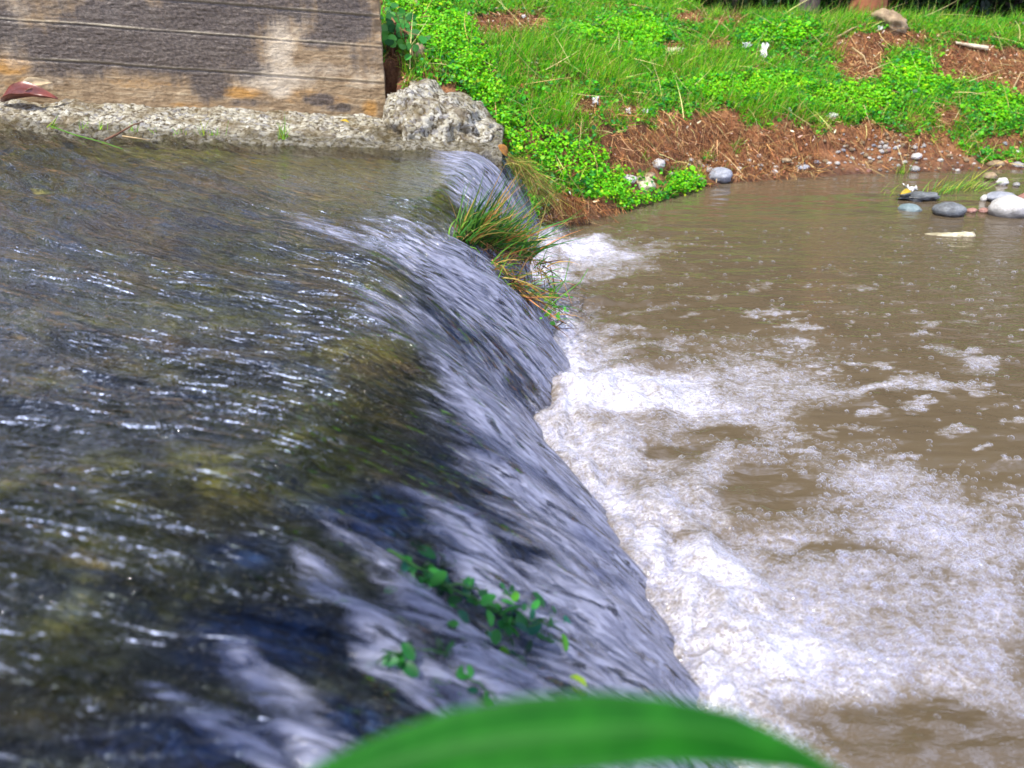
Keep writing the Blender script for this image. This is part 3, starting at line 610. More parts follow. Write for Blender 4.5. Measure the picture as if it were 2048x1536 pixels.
    b.add(V, Fq, tint(k, [(.5, .38, .17), (.42, .26, .1), (.55, .5, .2)], None, .25, 10))
    tag(b.build('dead_grass', MD), 'brown dead stalks, roots and leaf litter on the eroded bank', 'dead grass', kind='stuff')
vegetation()

# ---------------------------------------------------------------- concrete wall, ledge, block
WA, WB = np.array([-2.66, 4.33, .62]), np.array([-.70, 4.60, .50])
def wall():
    u = (WB-WA)[:2]/np.linalg.norm((WB-WA)[:2]); nrm = np.array([u[1], -u[0]])   # faces the camera
    L = np.linalg.norm((WB-WA)[:2]); s = np.concatenate([np.linspace(-6, -.5, 50)[:-1], np.linspace(-.5, L, 430)]); v = np.linspace(-.35, .67, 270)
    Sg, Vg = np.meshgrid(s, v, indexing='ij'); zb = WA[2]+(WB[2]-WA[2])*Sg/L
    sl = -.082; Z = zb*0+WA[2]+sl*Sg + Vg      # boards fall gently to the right
    jv = [.225, .405, .555, .77, .98]
    d = np.zeros_like(Sg); joint = np.zeros_like(Sg)
    step = [0, .002, -.001, .002, 0, .002]
    wob = .004*noise(Sg*3, Vg*0)
    for q, h in enumerate(jv):
        hh = h + .02*noise(np.array([q*3.7]), np.array([1.2]))[0]*0 + wob
        d = d + (step[q+1]-step[q])*sst(-.002, .002, Vg-hh); g = np.exp(-((Vg-hh)/.0045)**2)*(.6+.6*np.clip(noise(Sg*4+q*9, Vg*0+q), -.6, 1))
        d = d + .0035*np.clip(g, 0, 1) - .0035*np.exp(-((Vg-hh+.010)/.006)**2); joint = np.maximum(joint, np.clip(g, 0, 1))
    d = d + .005*fbm(Sg*3, Z*4, 3) + .0016*fbm(Sg*16, Z*48, 3)+.0014*fbm(Sg*60, Z*75, 2)
    d = d - .03*sst(L-.05, L, Sg)*np.abs(noise(Z*9, Sg*0))
    X = WA[0]+u[0]*Sg+nrm[0]*d; Y = WA[1]+u[1]*Sg+nrm[1]*d
    PX, PY = proj(X, Y, Z)
    stain = .05*(1-sst(20, 220, PY)) + field(PX, PY, [(150,90,150,60,.9),(-50,50,100,80,.9),(300,60,260,75,1),(180,110,120,50,.9),(520,20,140,50,.7),(250,70,200,70,1),(330,120,160,40,1),(150,75,110,45,.9),(430,50,110,110,1),(420,160,50,45,.9),(480,130,60,40,.8),(350,160,90,20,.5),(110,140,80,20,.7),(690,40,70,60,1.0),(640,80,50,25,.8),(730,110,45,50,.5),(640,200,40,14,.9),(500,205,60,10,.6),(680,215,40,10,.7),(600,5,80,20,.6),(100,10,90,30,.6),(410,195,20,25,.7),(-120,60,160,70,.8),(-300,110,160,50,.8)])
    pale_patch = field(PX, PY, [(560,90,34,70,.9),(550,155,80,32,1),(562,182,26,16,1.2),(220,25,24,30,.6),(30,50,40,80,.5),(40,120,50,20,.6),(720,65,40,12,.4),(640,140,80,20,.5),(730,160,40,25,.45),(90,165,60,15,.45),(600,50,30,40,.5),(290,15,30,10,.4)])  # paler patches on the wall face
    ochre = field(PX, PY, [(480,185,60,14,.9),(20,130,50,25,1),(600,190,60,20,.55),(50,165,60,16,.6),(300,165,160,16,.45),(380,210,60,8,.6),(660,200,60,14,.5),(740,215,20,20,.8)])
    V = np.stack([X, Y, Z], -1).reshape(-1, 3); n, m = Sg.shape; Fq = [grid_faces(n, m)]
    # back and end faces, top
    bx, by = -nrm*.32
    B = np.stack([WA[0]+u[0]*s+bx, WA[1]+u[1]*s+by], 1); nb = len(V)
    Bv = np.concatenate([np.c_[B, Z[:, -1]], np.c_[B, Z[:, 0]]]); ii = np.arange(n-1)
    top = ii*m+m-1
    Fq.append(np.stack([top, top+m, nb+ii+1, nb+ii], 1)); Fq.append(np.stack([nb+ii, nb+ii+1, nb+n+ii+1, nb+n+ii], 1))
    # right end
    e0 = nb+2*n; col = (n-1)*m+np.arange(m); E = np.c_[np.full(m, B[-1, 0]), np.full(m, B[-1, 1]), Z[-1]] + np.c_[.012*noise(Z[-1]*11, Z[-1]*0+3), 0*Z[-1], 0*Z[-1]]
    jj = np.arange(m-1); Fq.append(np.stack([col[jj], col[jj+1], e0+jj+1, e0+jj][::-1], 1))
    V = np.concatenate([V, Bv, E]); ext = len(V)-n*m
    pad = lambda a: np.concatenate([a.ravel(), np.zeros(ext)])
    co = np.concatenate([np.stack([Sg, Vg, d*0], -1).reshape(-1, 3), np.c_[V[n*m:, 1], V[n*m:, 2], V[n*m:, 0]]])
    o = mesh('concrete_wall', V, np.concatenate(Fq), MWALL, attrs={'stain': pad(stain), 'pale_patch': pad(pale_patch), 'ochre': pad(ochre), 'joint': pad(joint), 'wall_co': co})
    tag(o, 'old board marked concrete wall with dark damp stains beside the river', 'wall')
wall()
def ledge():
    x = np.concatenate([np.linspace(-9, -3.1, 40)[:-1], np.linspace(-3.1, -.05, 420)]); w = np.linspace(-.12, 1.08, 110)
    X, W = np.meshgrid(x, w, indexing='ij')
    fy = 4.0+.05*noise(X*2.2, 0*X)+.02*noise(X*9, 0*X+4); by = np.interp(X, [-9, -2.66, -.7, -.0], [3.5, 4.36, 4.66, 4.72]); by = np.maximum(by, fy+.1)
    Y = fy+(by-fy)*np.clip(W, 0, 1.2); zf = .44+.05*np.clip(-X-.2, -.1, 9); zw = np.interp(X, [-9, -2.66, -.7, 0], [1.0, .635, .505, .47])
    Wc = np.clip(W, 0, 1)
    Z = zf+(zw-zf)*(.25*sst(0, .22, Wc)+.75*Wc) + .02*fbm(X*5, Y*8, 4)*sst(-.1, .1, W)+.006*fbm(X*30, Y*30, 3)
    Z = Z - np.where(W < 0, 2.2*(-W), 0)*1.0; Y = Y-np.where(W < 0, .03, 0)
    wet = np.clip(1.15-sst(-.1, .3, W)*1.0, 0, 1); wet = np.maximum(wet, sst(-1.2, -.5, X)*(1-sst(.2, .9, W))*.75)
    o = mesh('concrete_ledge', np.stack([X, Y, Z], -1).reshape(-1, 3), grid_faces(*X.shape), MCON, attrs={'wet': wet.ravel()})
    tag(o, 'long low ledge of pebbly concrete along the foot of the wall', 'ledge')
    return lambda px, py: march(px, py, lambda a, b: np.interp(a, [-9, -2.66, -.7, 0], [1.0, .6, .5, .47])*np.where(b > 3.98, 1, .9), 2.5, 7)
on_ledge = ledge()
def blob_mesh(name, c, r, mat, nz=.12, sub=5, seed=0, fz=4, parent=None, attrs=None, shape=None):
    bm = bmesh.new(); bmesh.ops.create_icosphere(bm, subdivisions=sub, radius=1)
    V = np.array([v.co[:] for v in bm.verts]); T = np.array([[v.index for v in f.verts] for f in bm.faces]); bm.free()
    if shape: V = shape(V)
    k = 1+nz*(fbm(V[:, 0]*fz*.5+seed*3.1, V[:, 1]*fz*.5+V[:, 2]*1.7+seed, 3)+.6*fbm(V[:, 2]*fz*.5+seed, V[:, 0]*fz*.5-V[:, 1]*1.3, 3))
    V = V*k[:, None]*np.array(r)
    o = mesh(name, V, None, mat, parent, True, attrs(V) if attrs else None, tri=T); o.location = c
    return o
def concrete_block():
    def shp(V):
        V = np.sign(V)*np.abs(V)**.72; V[:, 2] = V[:, 2]*(1-.42*np.clip(V[:, 0]+.1, -.3, 1.1)) ; return V
    o = blob_mesh('concrete_block', (-.37, 4.48, .37), (.32, .40, .29), MCON, .10, 6, 5, 7, attrs=lambda V: {'wet': np.clip(.75-sst(-.02, .1, V[:, 2]), 0, 1)}, shape=shp)
    tag(o, 'pale lump of pebbly broken concrete between wall end and green bank', 'concrete lump')
concrete_block()
# near side ground the photographer stands on
def near_ground():
    x = np.linspace(-8, .42, 90); y = np.linspace(-6, .16, 60); X, Y = np.meshgrid(x, y, indexing='ij')
    Z = .66+.015*fbm(X*3, Y*3, 3)-.6*sst(.12, .16, Y)-1.0*sst(.34, .42, X)
    tag(mesh('ground', np.stack([X, Y, Z], -1).reshape(-1, 3), grid_faces(*X.shape), MSOIL), 'bare earth beside the weir on the near side', kind='structure')
near_ground()

# ---------------------------------------------------------------- stones
STONE_N = [0]
PROTO = {}
def stone(px, py, w, mat, label, h=.62, dep=.8, z=None, sink=.3, name='stone', sub=4, rot=None, nz=.10, group=None):
    """w = width in photo px; sits on the bank or in the pool at that spot"""
    p = on_bank(px, py) if z is None else at_z(px, py, z)
    dist = p.y*cp+(CZ-p.z)*sp; r = w/F*dist/2
    STONE_N[0] += 1
    o = blob_mesh(name, (p.x, p.y, p.z+r*h*(1-2*sink)), (r, r*dep, r*h), mat, nz, sub, STONE_N[0], 3)
    o.rotation_euler = (0, random.uniform(-.12, .12), 0) if rot is None else rot
    tag(o, label, 'stone', group); return o
G1 = 'stones standing in the shallow pool'
stone(1440, 364, 46, ST_GREY, 'blue grey stone at the waterline, largest along the brown bank', .72, .9, z=.0, sink=.12, group=None)
stone(1279, 388, 58, ST_ROUGH, 'pale rough lichen stone half buried beside the bright green creeper', .72, .8, z=.02, sink=.2, nz=.16)
stone(1257, 362, 34, ST_WHITE, 'white stone tucked behind the lichen stone at the creeper edge', .5)
stone(1316, 334, 28, ST_PALE, 'white stone above the pebbles left of the blue grey stone', .8)
stone(1395, 331, 17, ST_TAN, 'round tan stone in the brown bank above the waterline', .85, sink=.25)
stone(1418, 344, 18, ST_PALE, 'small white stone touching the blue grey stone', .7)
stone(1298, 354, 26, ST_TAN, 'brownish flat stone above the lichen stone', .5)
stone(1340, 352, 20, ST_PALE, 'pale stone in the pebble row, nearest the white stone', .6)
stone(1358, 360, 22, ST_TAN, 'tan stone in the middle of the pebble row', .55)
stone(1388, 360, 34, ST_PALE, 'broad pale stone just left of the blue grey stone', .5)
stone(1368, 366, 18, ST_WHITE, 'small white stone below the pebble row', .5)
stone(1605, 337, 28, ST_GREY, 'flat grey stone low on the brown bank', .4)
stone(1548, 347, 16, ST_WHITE, 'small white wet stone at the waterline', .7)
stone(1551, 337, 12, ST_WHITE, 'tiny white stone above the wet waterline stone', .7)
stone(1478, 340, 11, ST_WHITE, 'small round white pebble right of the blue grey stone', .8)
stone(1517, 314, 11, ST_WHITE, 'white pebble stuck in the brown eroded face', .8)
stone(1570, 322, 26, ST_TAN, 'long tan stone lying on the brown face', .35)
stone(1617, 318, 13, ST_TAN, 'small tan pebble beside the flat grey stone', .7)
stone(1658, 328, 10, ST_WHITE, 'tiny white pebble on the brown slope', .7)
stone(1664, 235, 26, ST_WHITE, 'white stone at the lower edge of the green terrace', .5)
stone(1580, 224, 9, ST_WHITE, 'tiny white pebble in grass above the eroded face', .7)
stone(1345, 108, 46, ST_ROUGH, 'pale crusty stone exposed in the green slope', .4, sink=.35, nz=.2)
stone(1781, 54, 84, ST_TAN, 'large tan boulder on the top edge of the bank', .52, .8, name='boulder', sink=.42, rot=(.2, .55, .1), nz=.24)
stone(830, 14, 26, ST_TAN, 'brown stone beside the top of the wall end', .8)
stone(838, 112, 30, ST_TAN, 'tan stone under the bright creeper near the wall', 1.1)
stone(1832, 316, 22, ST_PALE, 'pale stone beside the pebble slope', .6)
stone(1828, 343, 22, ST_PALE, 'pale wedge stone at the waterline left of the reeds', .6, z=.0, sink=.15)
stone(1990, 332, 34, ST_TAN, 'wide tan stone on the low muddy shore', .45)
stone(2035, 333, 26, ST_PALE, 'pale stone on the low muddy shore', .5)
stone(2033, 306, 16, ST_WHITE, 'pale stone above the muddy shore', .6)
stone(1818, 425, 46, ST_GREEN, 'blue green submerged stone, smallest of the big pool stones', .55, .9, z=-.02, sink=.3, group=G1, nz=.06)
stone(1896, 428, 62, ST_DARK, 'dark grey wet stone with a pale top in the pool', .55, .85, z=0, sink=.3, group=G1, nz=.06)
stone(2013, 430, 74, ST_PALE, 'large smooth whitish stone with a wet band in the pool', .68, .85, z=0, sink=.25, group=G1, nz=.05)
stone(2001, 403, 60, ST_GREY, 'low grey stone behind the large whitish pool stone', .4, .8, z=0, sink=.2, group=G1, nz=.06)
stone(2060, 412, 60, ST_RED, 'brown stone at the edge behind the whitish pool stone', .6, .8, z=0, sink=.2, group=G1)
stone(1967, 402, 14, ST_WHITE, 'small pointed white stone beside the low grey stone', 1.1, z=0, sink=.2)
stone(1943, 424, 20, ST_RED, 'purplish small stone beside the dark grey pool stone', .6, z=0, sink=.3)
stone(1967, 424, 20, ST_RED, 'reddish small stone beside the large whitish pool stone', .6, z=0, sink=.3)
stone(1978, 358, 28, ST_TAN, 'tan stone behind the reeds in the pool', .6, z=0, sink=.2)
stone(2003, 369, 22, ST_WHITE, 'white knobbly stone right of the reeds', .8, z=0, sink=.2, nz=.2)
stone(2032, 372, 14, ST_PALE, 'small pale stone right of the white knobbly stone', .7, z=0, sink=.2)
stone(1838, 398, 78, ST_DARK, 'low flat dark rock breaking the pool surface under white litter', .22, .6, z=0, sink=.2, name='rock', nz=.25)
# pebbles on the gravel slope: copies of six
protos = []
for q, mt in enumerate((ST_WHITE, ST_PALE, ST_TAN, ST_GREY, ST_TAN, ST_RED)):
    o = blob_mesh('pebble', (0, 0, 0), (1, .85, .62), mt, .14, 3, 50+q, 3); protos.append(o)
used = set()
for q in range(210):
    while True:
        if q < 130: px, py = random.gauss(1790, 75), random.gauss(305, 24)
        elif q < 165: px, py = random.uniform(1330, 1660), random.uniform(322, 352)
        else: px, py = random.uniform(1700, 2048), random.uniform(285, 342)
        if 262 < py < 345: break
    p = on_bank(px, py); r = random.choice((3, 4, 4, 5, 6, 8, 10))/F*5.4*.62
    k = random.choices(range(6), (4, 4, 5, 2, 3, 1))[0]
    o = protos[k]
    if k in used: o = o.copy(); C.objects.link(o)
    used.add(k); o.location = (p.x, p.y, p.z+r*.25); o.scale = (r, r, r); o.rotation_euler = (random.uniform(-.3, .3), random.uniform(-.3, .3), random.uniform(0, 6.28))
    tag(o, 'small rounded pebble scattered on the brown gravel slope above the pool', 'pebble', 'pebbles on the gravel slope')
for k in range(6):
    if k not in used: bpy.data.objects.remove(protos[k])

# ---------------------------------------------------------------- litter, leaves, twigs
def scrap(p, w, h, mat, label, cat, name='paper_scrap', tilt=.8, rz=0.0, seed=1):
    n = 14; s, t = np.meshgrid(np.linspace(-.5, .5, n), np.linspace(-.5, .5, n), indexing='ij'); w *= .72; h *= .72
    edge = 1+.6*noise(s*3+seed, t*3)
    X = s*w*edge; Y = t*h*edge; Z = .45*w*fbm(s*3+seed*2.3, t*3, 3)+.005
    V = np.stack([X, Y, Z], -1).reshape(-1, 3); o = mesh(name, V, grid_faces(n, n), mat)
    so = o.modifiers.new('s', 'SOLIDIFY'); so.thickness = .0015
    o.location = p; o.rotation_euler = (tilt, 0, rz); return tag(o, label, cat)
def bk(px, py, dz=.02): p = on_bank(px, py); p.z += dz; return p
scrap(bk(1526, 116, .05), .07, .16, M_PAPER, 'crumpled white paper scrap, larger one in the green slope', 'litter', seed=3, rz=-.5)
scrap(bk(1492, 102, .04), .09, .05, M_PAPER, 'thin torn white paper scrap beside the larger one', 'litter', seed=5, rz=.5)
scrap(bk(1667, 57, .03), .07, .05, M_PAPER, 'small white plastic scrap on bare soil near the boulder', 'litter', seed=7)
scrap(bk(1758, 66, .03), .06, .05, M_PAPER, 'white scrap lying below the boulder', 'litter', seed=9)
scrap(bk(1256, 229, .02), .035, .05, M_PAPER, 'white scrap above the eroded face, with its twin beside it', 'litter', seed=11)
scrap(bk(1290, 230, .02), .045, .04, M_PAPER, 'white scrap near the tan tufts above the eroded face', 'litter', seed=12)
scrap(bk(1190, 210, .02), .06, .05, M_PAPER, 'greyish white wrapper in the grass near a bare patch', 'litter', name='wrapper', seed=14, rz=.4)
scrap(bk(1577, 226, .02), .03, .03, M_PAPER, 'tiny square white scrap in grass', 'litter', seed=15)
scrap(bk(1047, 43, .03), .03, .025, M_PAPER, 'small white scrap on the bare leafy patch', 'litter', seed=16)
scrap(at_z(1823, 378, .035), .095, .05, M_PAPER, 'flat white litter resting on the dark pool rock', 'litter', tilt=.25, seed=17)
def bent_leaf(name, p, L, w, mat, label, cat='leaf', rot=(0, 0, 0), curl=.6, arch=.3, group=None):
    n, m = 16, 7; s = np.linspace(0, 1, n)[:, None]; t = np.linspace(-1, 1, m)[None]
    wd = w*.5*np.sin(math.pi*np.clip(s, .02, .985)**.8)**.8; X = (s-.5)*L+0*t; Y = wd*t
    Z = arch*L*np.sin(math.pi*s)+curl*wd*t**2+.02*L*noise(s*5, t*2)
    o = mesh(name, np.stack([X, Y, Z], -1).reshape(-1, 3), grid_faces(n, m), mat); so = o.modifiers.new('s', 'SOLIDIFY'); so.thickness = .0012
    o.location = p; o.rotation_euler = rot; return tag(o, label, cat, group)
q = at_z(45, 196, .63); q = Vector((-2.46, 4.26, .64))
bent_leaf('dead_leaf', q+Vector((0, -.03, .0)), .30, .09, M_REDLEAF, 'curled red brown dead leaf on the ledge against the wall', 'leaf', (.5, -.05, -.05), 1.2, .08)
bent_leaf('dead_leaf', q+Vector((.02, .03, .05)), .17, .06, M_PALELEAF, 'pale dry leaf standing behind the red brown leaf', 'leaf', (.9, -.3, .2), .8, .2)
q = on_ledge(692, 250); bent_leaf('fallen_leaf', q+Vector((0, -.02, .02)), .055, .022, M_YEL, 'small yellow leaf lying on the wet ledge', 'leaf', (.2, .1, -.4), .3, .1)
q = on_ledge(440, 205); bent_leaf('fallen_leaf', q+Vector((0, 0, .02)), .05, .02, M_ORANGE, 'small orange leaf at the foot of the wall', 'leaf', (.2, .1, .1), .3, .1)
q = march(1003, 302, lambda a, b: 0*a+.42); bent_leaf('fallen_leaf', Vector((-.045, 3.9, .455)), .07, .045, M_ORANGE, 'orange brown leaf caught at the end of the concrete lump', 'leaf', (1.0, .9, .3), .4, .1)
bent_leaf('fallen_leaf', at_z(1418, 369, .015), .07, .016, M_YEL, 'thin yellow leaf at the waterline by the blue grey stone', 'leaf', (.1, -.1, .3), .2, .05)
bent_leaf('fallen_leaf', at_z(1812, 386, .045), .075, .03, M_YEL, 'curved yellow leaf on the dark pool rock', 'leaf', (.6, -.1, .3), .5, .2)
bent_leaf('fallen_leaf', bk(1088, 56, .03), .09, .035, M_ORANGE, 'long orange brown leaf on the bare leafy patch', 'leaf', (.5, .1, -.1), .5, .1)
bent_leaf('fallen_leaf', bk(965, 105, .04), .06, .03, M_TWIG, 'dark brown leaf in grass beside the creeper', 'leaf', (.6, -.8, .2), .5, .1)
def stick(name, pts, r0, r1, mat, label, cat='twig'):
    n = len(pts); V, Fq, tr = tube(pts, np.linspace(r0, r1, n), 7, .08); o = mesh(name, V, Fq, mat, tri=tr); return tag(o, label, cat)
def ledge_pts(lst, z0=.0):
    return [np.array(at_z(px, py, z)) for px, py, z in lst]
stick('twig', ledge_pts([(210, 280, .54), (235, 268, .55), (262, 252, .565), (285, 243, .57)]), .006, .002, M_TWIG, 'reddish twig poking out of the water against the ledge')
stick('stem', ledge_pts([(100, 252, .56), (150, 270, .55), (200, 283, .54), (245, 298, .53)]), .003, .0015, M_FROND, 'long trailing green stem dipping from the ledge into the river', 'stem')
stick('stem', ledge_pts([(245, 272, .545), (300, 280, .54)]), .0035, .0015, M_STRAW, 'short straw coloured stem floating beside the reddish twig', 'stem')
stick('stem', ledge_pts([(570, 257, .49), (620, 262, .485), (680, 274, .475)]), .003, .0015, M_STRAW, 'thin brown stem trailing from the largest ledge sprout', 'stem')
stick('twig', [np.array(bk(1672, 82)), np.array(bk(1700, 72, .05)), np.array(bk(1730, 55, .03))], .008, .004, M_STRAW, 'dry branch lying on bare soil below the boulder')
stick('twig', [np.array(bk(1700, 118, .08)), np.array(bk(1722, 140, .1)), np.array(bk(1730, 152, .07))], .006, .003, M_STRAW, 'pale forked root sticking out of the eroded scarp')
stick('twig', [np.array(bk(1405, 15, .04)), np.array(bk(1440, 10, .08)), np.array(bk(1475, 22, .05))], .005, .003, M_STRAW, 'arched straw stem on the upper green slope')
stick('twig', [np.array(bk(2025, 184, .03)), np.array(bk(2035, 168, .08)), np.array(bk(2060, 162, .06))], .006, .004, M_STRAW, 'pale curved stick beside the leaf litter')
def plank(p, L, w, h, mat, label, cat, rot, name):
    n = 20; s = np.linspace(-.5, .5, n); pts = np.stack([s*L, .015*L*noise(s*3, 0*s+2), .01*L*noise(s*3, 0*s+5)], 1)
    r = w*.5*(.55+.45*sst(-.5, .2, s))*(1+.12*noise(s*14, 0*s)); V, Fq, tr = tube(pts, r, 10, .10); V = V*np.array([1, 1, h/w])
    o = mesh(name, V, Fq, mat, tri=tr); o.location = p; o.rotation_euler = rot; return tag(o, label, cat)
plank(bk(1942, 100, .03), .24, .05, .035, M_WOOD, 'pale weathered wood piece lying on the leaf littered scarp', 'driftwood', (0, .15, -.2), 'driftwood')
plank(bk(1966, 212, .02), .13, .045, .035, M_WOOD, 'short tan wood piece in brown stalks', 'driftwood', (0, .4, -.5), 'driftwood')
plank(at_z(1880, 472, -.008), .34, .06, .035, ST_ROUGH, 'pale crusted driftwood log floating low in the pool', 'driftwood', (0, -.03, -.05), 'driftwood')

# ---------------------------------------------------------------- plants
def tuft(name, base_pts, n, L, wd, lean, cols, w, label, cat='grass tuft', spread=.4, droop=.4, roots=None, group=None, seg=5, jit=.02):
    root = empty(name, np.mean(base_pts, axis=0)); b = Bag(); bp = np.array(base_pts)
    u = rng.random(n)*(len(bp)-1); k = np.clip(u.astype(int), 0, len(bp)-2) if len(bp) > 1 else np.zeros(n, int); f = (u-k)[:, None]
    P = (bp[k]*(1-f)+bp[k+1]*f if len(bp) > 1 else np.repeat(bp, n, 0)) + rng.normal(0, jit, (n, 3))*np.array([1, 1, .3])
    dv = np.array(lean)+rng.normal(0, spread, (n, 3)); bd = rng.normal(0, spread*.6, (n, 3))+np.array([.1, 0, -droop])
    V, Fq = blades(P, dv, rng.uniform(L*.45, L, n), rng.uniform(wd*.6, wd*1.2, n), bd, seg)
    b.add(V-np.array(root.location), Fq, tint(n, cols, w, .25, (seg+1)*2)); b.build('blades', MF, root)
    if roots:
        b = Bag(); m = roots; u = rng.random(m)*(len(bp)-1); k = np.clip(u.astype(int), 0, len(bp)-2); f = (u-k)[:, None]
        P = bp[k]*(1-f)+bp[k+1]*f+rng.normal(0, jit*1.3, (m, 3)); V, Fq = blades(P, np.array([.5, -.15, -.45])+rng.normal(0, .5, (m, 3)), rng.uniform(.05, .15, m), rng.uniform(.003, .006, m), rng.normal(0, .3, (m, 3)), 4)
        b.add(V-np.array(root.location), Fq, tint(m, [(.16, .06, .03), (.34, .17, .07), (.07, .03, .02)], None, .3, 10)); b.build('roots', MD, root)
    return tag(root, label, cat, group)
def rv(px, py, lift=0.0): p = march(px, py, riverz, .5, 6); p.z += lift; return np.array(p)
DG = [(.05, .19, .022), (.13, .30, .03), (.02, .09, .015), (.48, .33, .08), (.5, .19, .05)]
tuft('grass_tuft', [rv(915, 470, .0), rv(955, 490, .0), rv(1000, 500, .01), rv(1045, 530, .02)], 520, .25, .0075, (.42, .05, .80), DG, [5, 4, 3, 2, 1.2], 'dark green and rusty grass tuft growing out of the weir crest', spread=.30, droop=.25, roots=170)
tuft('grass_tuft', [rv(975, 530), rv(1010, 570), rv(1050, 600)], 150, .19, .006, (.5, -.1, .35), DG, [3, 3, 2, 3, 2], 'drooping brown tipped grass hanging below the crest tuft', spread=.38, droop=.55, roots=130)
def fallface(px, py, off=.05): p = at_z(px, py, 0.12); return np.array([p.x, p.y, .12])
cA = np.array([.10, 2.98, .22]); cB = np.array([.16, 2.85, .10]); cC = np.array([.15, 2.78, .03])
tuft('grass_tuft', [rv(1060, 590), cA, cB, cC], 70, .12, .005, (.6, -.1, .3), [(.05, .24, .03), (.1, .34, .03), (.5, .3, .06), (.6, .3, .04)], [4, 3, 2, 2], 'small wet grass clump at the foot of the sheet with yellow tips', spread=.45, droop=.35, roots=60)
# sprig with curling tips
def sprig():
    root = empty('water_sprig', (.18, 2.9, .1)); lo = np.array(root.location)
    for a, b_, c in (((1090, 620), (1130, 560), (1140, 516)), ((1100, 610), (1160, 565), (1176, 538)), ((1085, 625), (1110, 580), (1095, 550))):
        pts = [np.array(at_z(*a, .12)), np.array(at_z(*b_, .15)), np.array(at_z(*c, .2))]; pts = [p-lo for p in pts]
        V, Fq, tr = tube(pts, [.0025, .002, .0012], 6); mesh('stem', V, Fq, M_FROND, root, tri=tr)
    P = np.array([at_z(1100+rng.normal(0, 22), 605+rng.normal(0, 18), .12)-Vector(lo) for _ in range(38)]); V, Fq = leaves(P, rng.normal(0, .4, (38, 3))+np.array([0, -.3, .8]), rng.uniform(.012, .028, 38), asp=.7)
    mesh('leaves', V, Fq, MF, root, attrs={'tint': tint(38, [(.06, .32, .02), (.12, .4, .02)], None, .2, 6)})
    tag(root, 'small leafy green sprig with thin curling stems in the splash', 'sprig')
sprig()
# hanging dead grass beside the far fall, with root mass
tuft('grass_clump', [np.array([-.02, 4.0, .42]), np.array([.06, 4.02, .34]), np.array([.16, 4.1, .2])], 260, .26, .006, (.42, -.1, -.25), [(.32, .3, .05), (.45, .33, .1), (.2, .12, .04), (.18, .34, .03)], [3, 3, 2, 2], 'yellow brown dead grass hanging beside the far end of the fall', 'grass clump', spread=.22, droop=.25, jit=.03)
tuft('root_mass', [np.array([.26, 4.16, .17]), np.array([.34, 4.2, .14])], 170, .17, .005, (.15, -.35, -.55), [(.22, .09, .03), (.34, .15, .05), (.13, .05, .02)], None, 'rusty brown hanging root mass under the green creeper', 'roots', spread=.3, droop=.2, jit=.02)
# reeds in the pool
tuft('reeds', [np.array(at_z(1860, 390)), np.array(at_z(1890, 385)), np.array(at_z(1925, 380)), np.array(at_z(1960, 378))], 120, .2, .005, (.38, .1, .62), [(.2, .42, .03), (.42, .45, .05), (.1, .3, .03)], None, 'yellow green reed clump leaning right out of the pool', 'reeds', spread=.22, droop=.15, jit=.03)
tuft('reeds', [np.array(at_z(1795, 348)), np.array(at_z(1812, 348))], 34, .11, .005, (.05, 0, .9), [(.1, .3, .02), (.3, .42, .05)], None, 'small upright reed clump at the waterline below the gravel', 'reeds', spread=.2, droop=.1, jit=.015)
tuft('reeds', [np.array(at_z(1772, 385)), np.array(at_z(1785, 400))], 9, .10, .004, (.2, 0, .9), [(.3, .42, .05)], None, 'few thin reed stems left of the dark pool rock', 'reeds', spread=.2, droop=.1, jit=.03)
# sprouts along the ledge
SPR = [(95, 250, 7, .12, .007, (.55, 0, .6), 'broad bladed grass sprout at the water edge of the ledge near the red brown leaf'), (157, 258, 9, .06, .004, (0, 0, 1), 'small sprout between the broad sprout and the reddish twig'),
       (196, 256, 8, .05, .004, (0, 0, 1), 'tiny sprout just before the reddish twig'), (268, 248, 9, .06, .004, (-.2, 0, 1), 'sprout growing right behind the reddish twig tip'), (300, 250, 6, .05, .004, (.1, 0, 1), 'thin sprout above the brown stems on the ledge'),
       (350, 258, 9, .05, .004, (-.1, 0, 1), 'low sprout at the waterline before the pair of taller sprouts'), (396, 260, 14, .09, .004, (0, 0, 1), 'tall yellowish sprout at the middle of the ledge'), (430, 255, 9, .08, .004, (0, 0, 1), 'slender sprout next to the tall yellowish sprout'), (566, 260, 22, .12, .0045, (0, 0, 1), 'largest bright sprout on the wet end of the ledge')]
for px, py, n, L, w, lean, lab in SPR:
    p = on_ledge(px, py); tuft('grass_sprout', [np.array([p.x, 3.99, p.z-.03]), np.array([p.x+.03, 3.99, p.z-.03])], n, L, w, lean, [(.2, .42, .02), (.36, .48, .04), (.12, .32, .02)], None, lab, 'grass sprout', spread=.3, droop=.2, group='grass sprouts along the ledge', jit=.012)
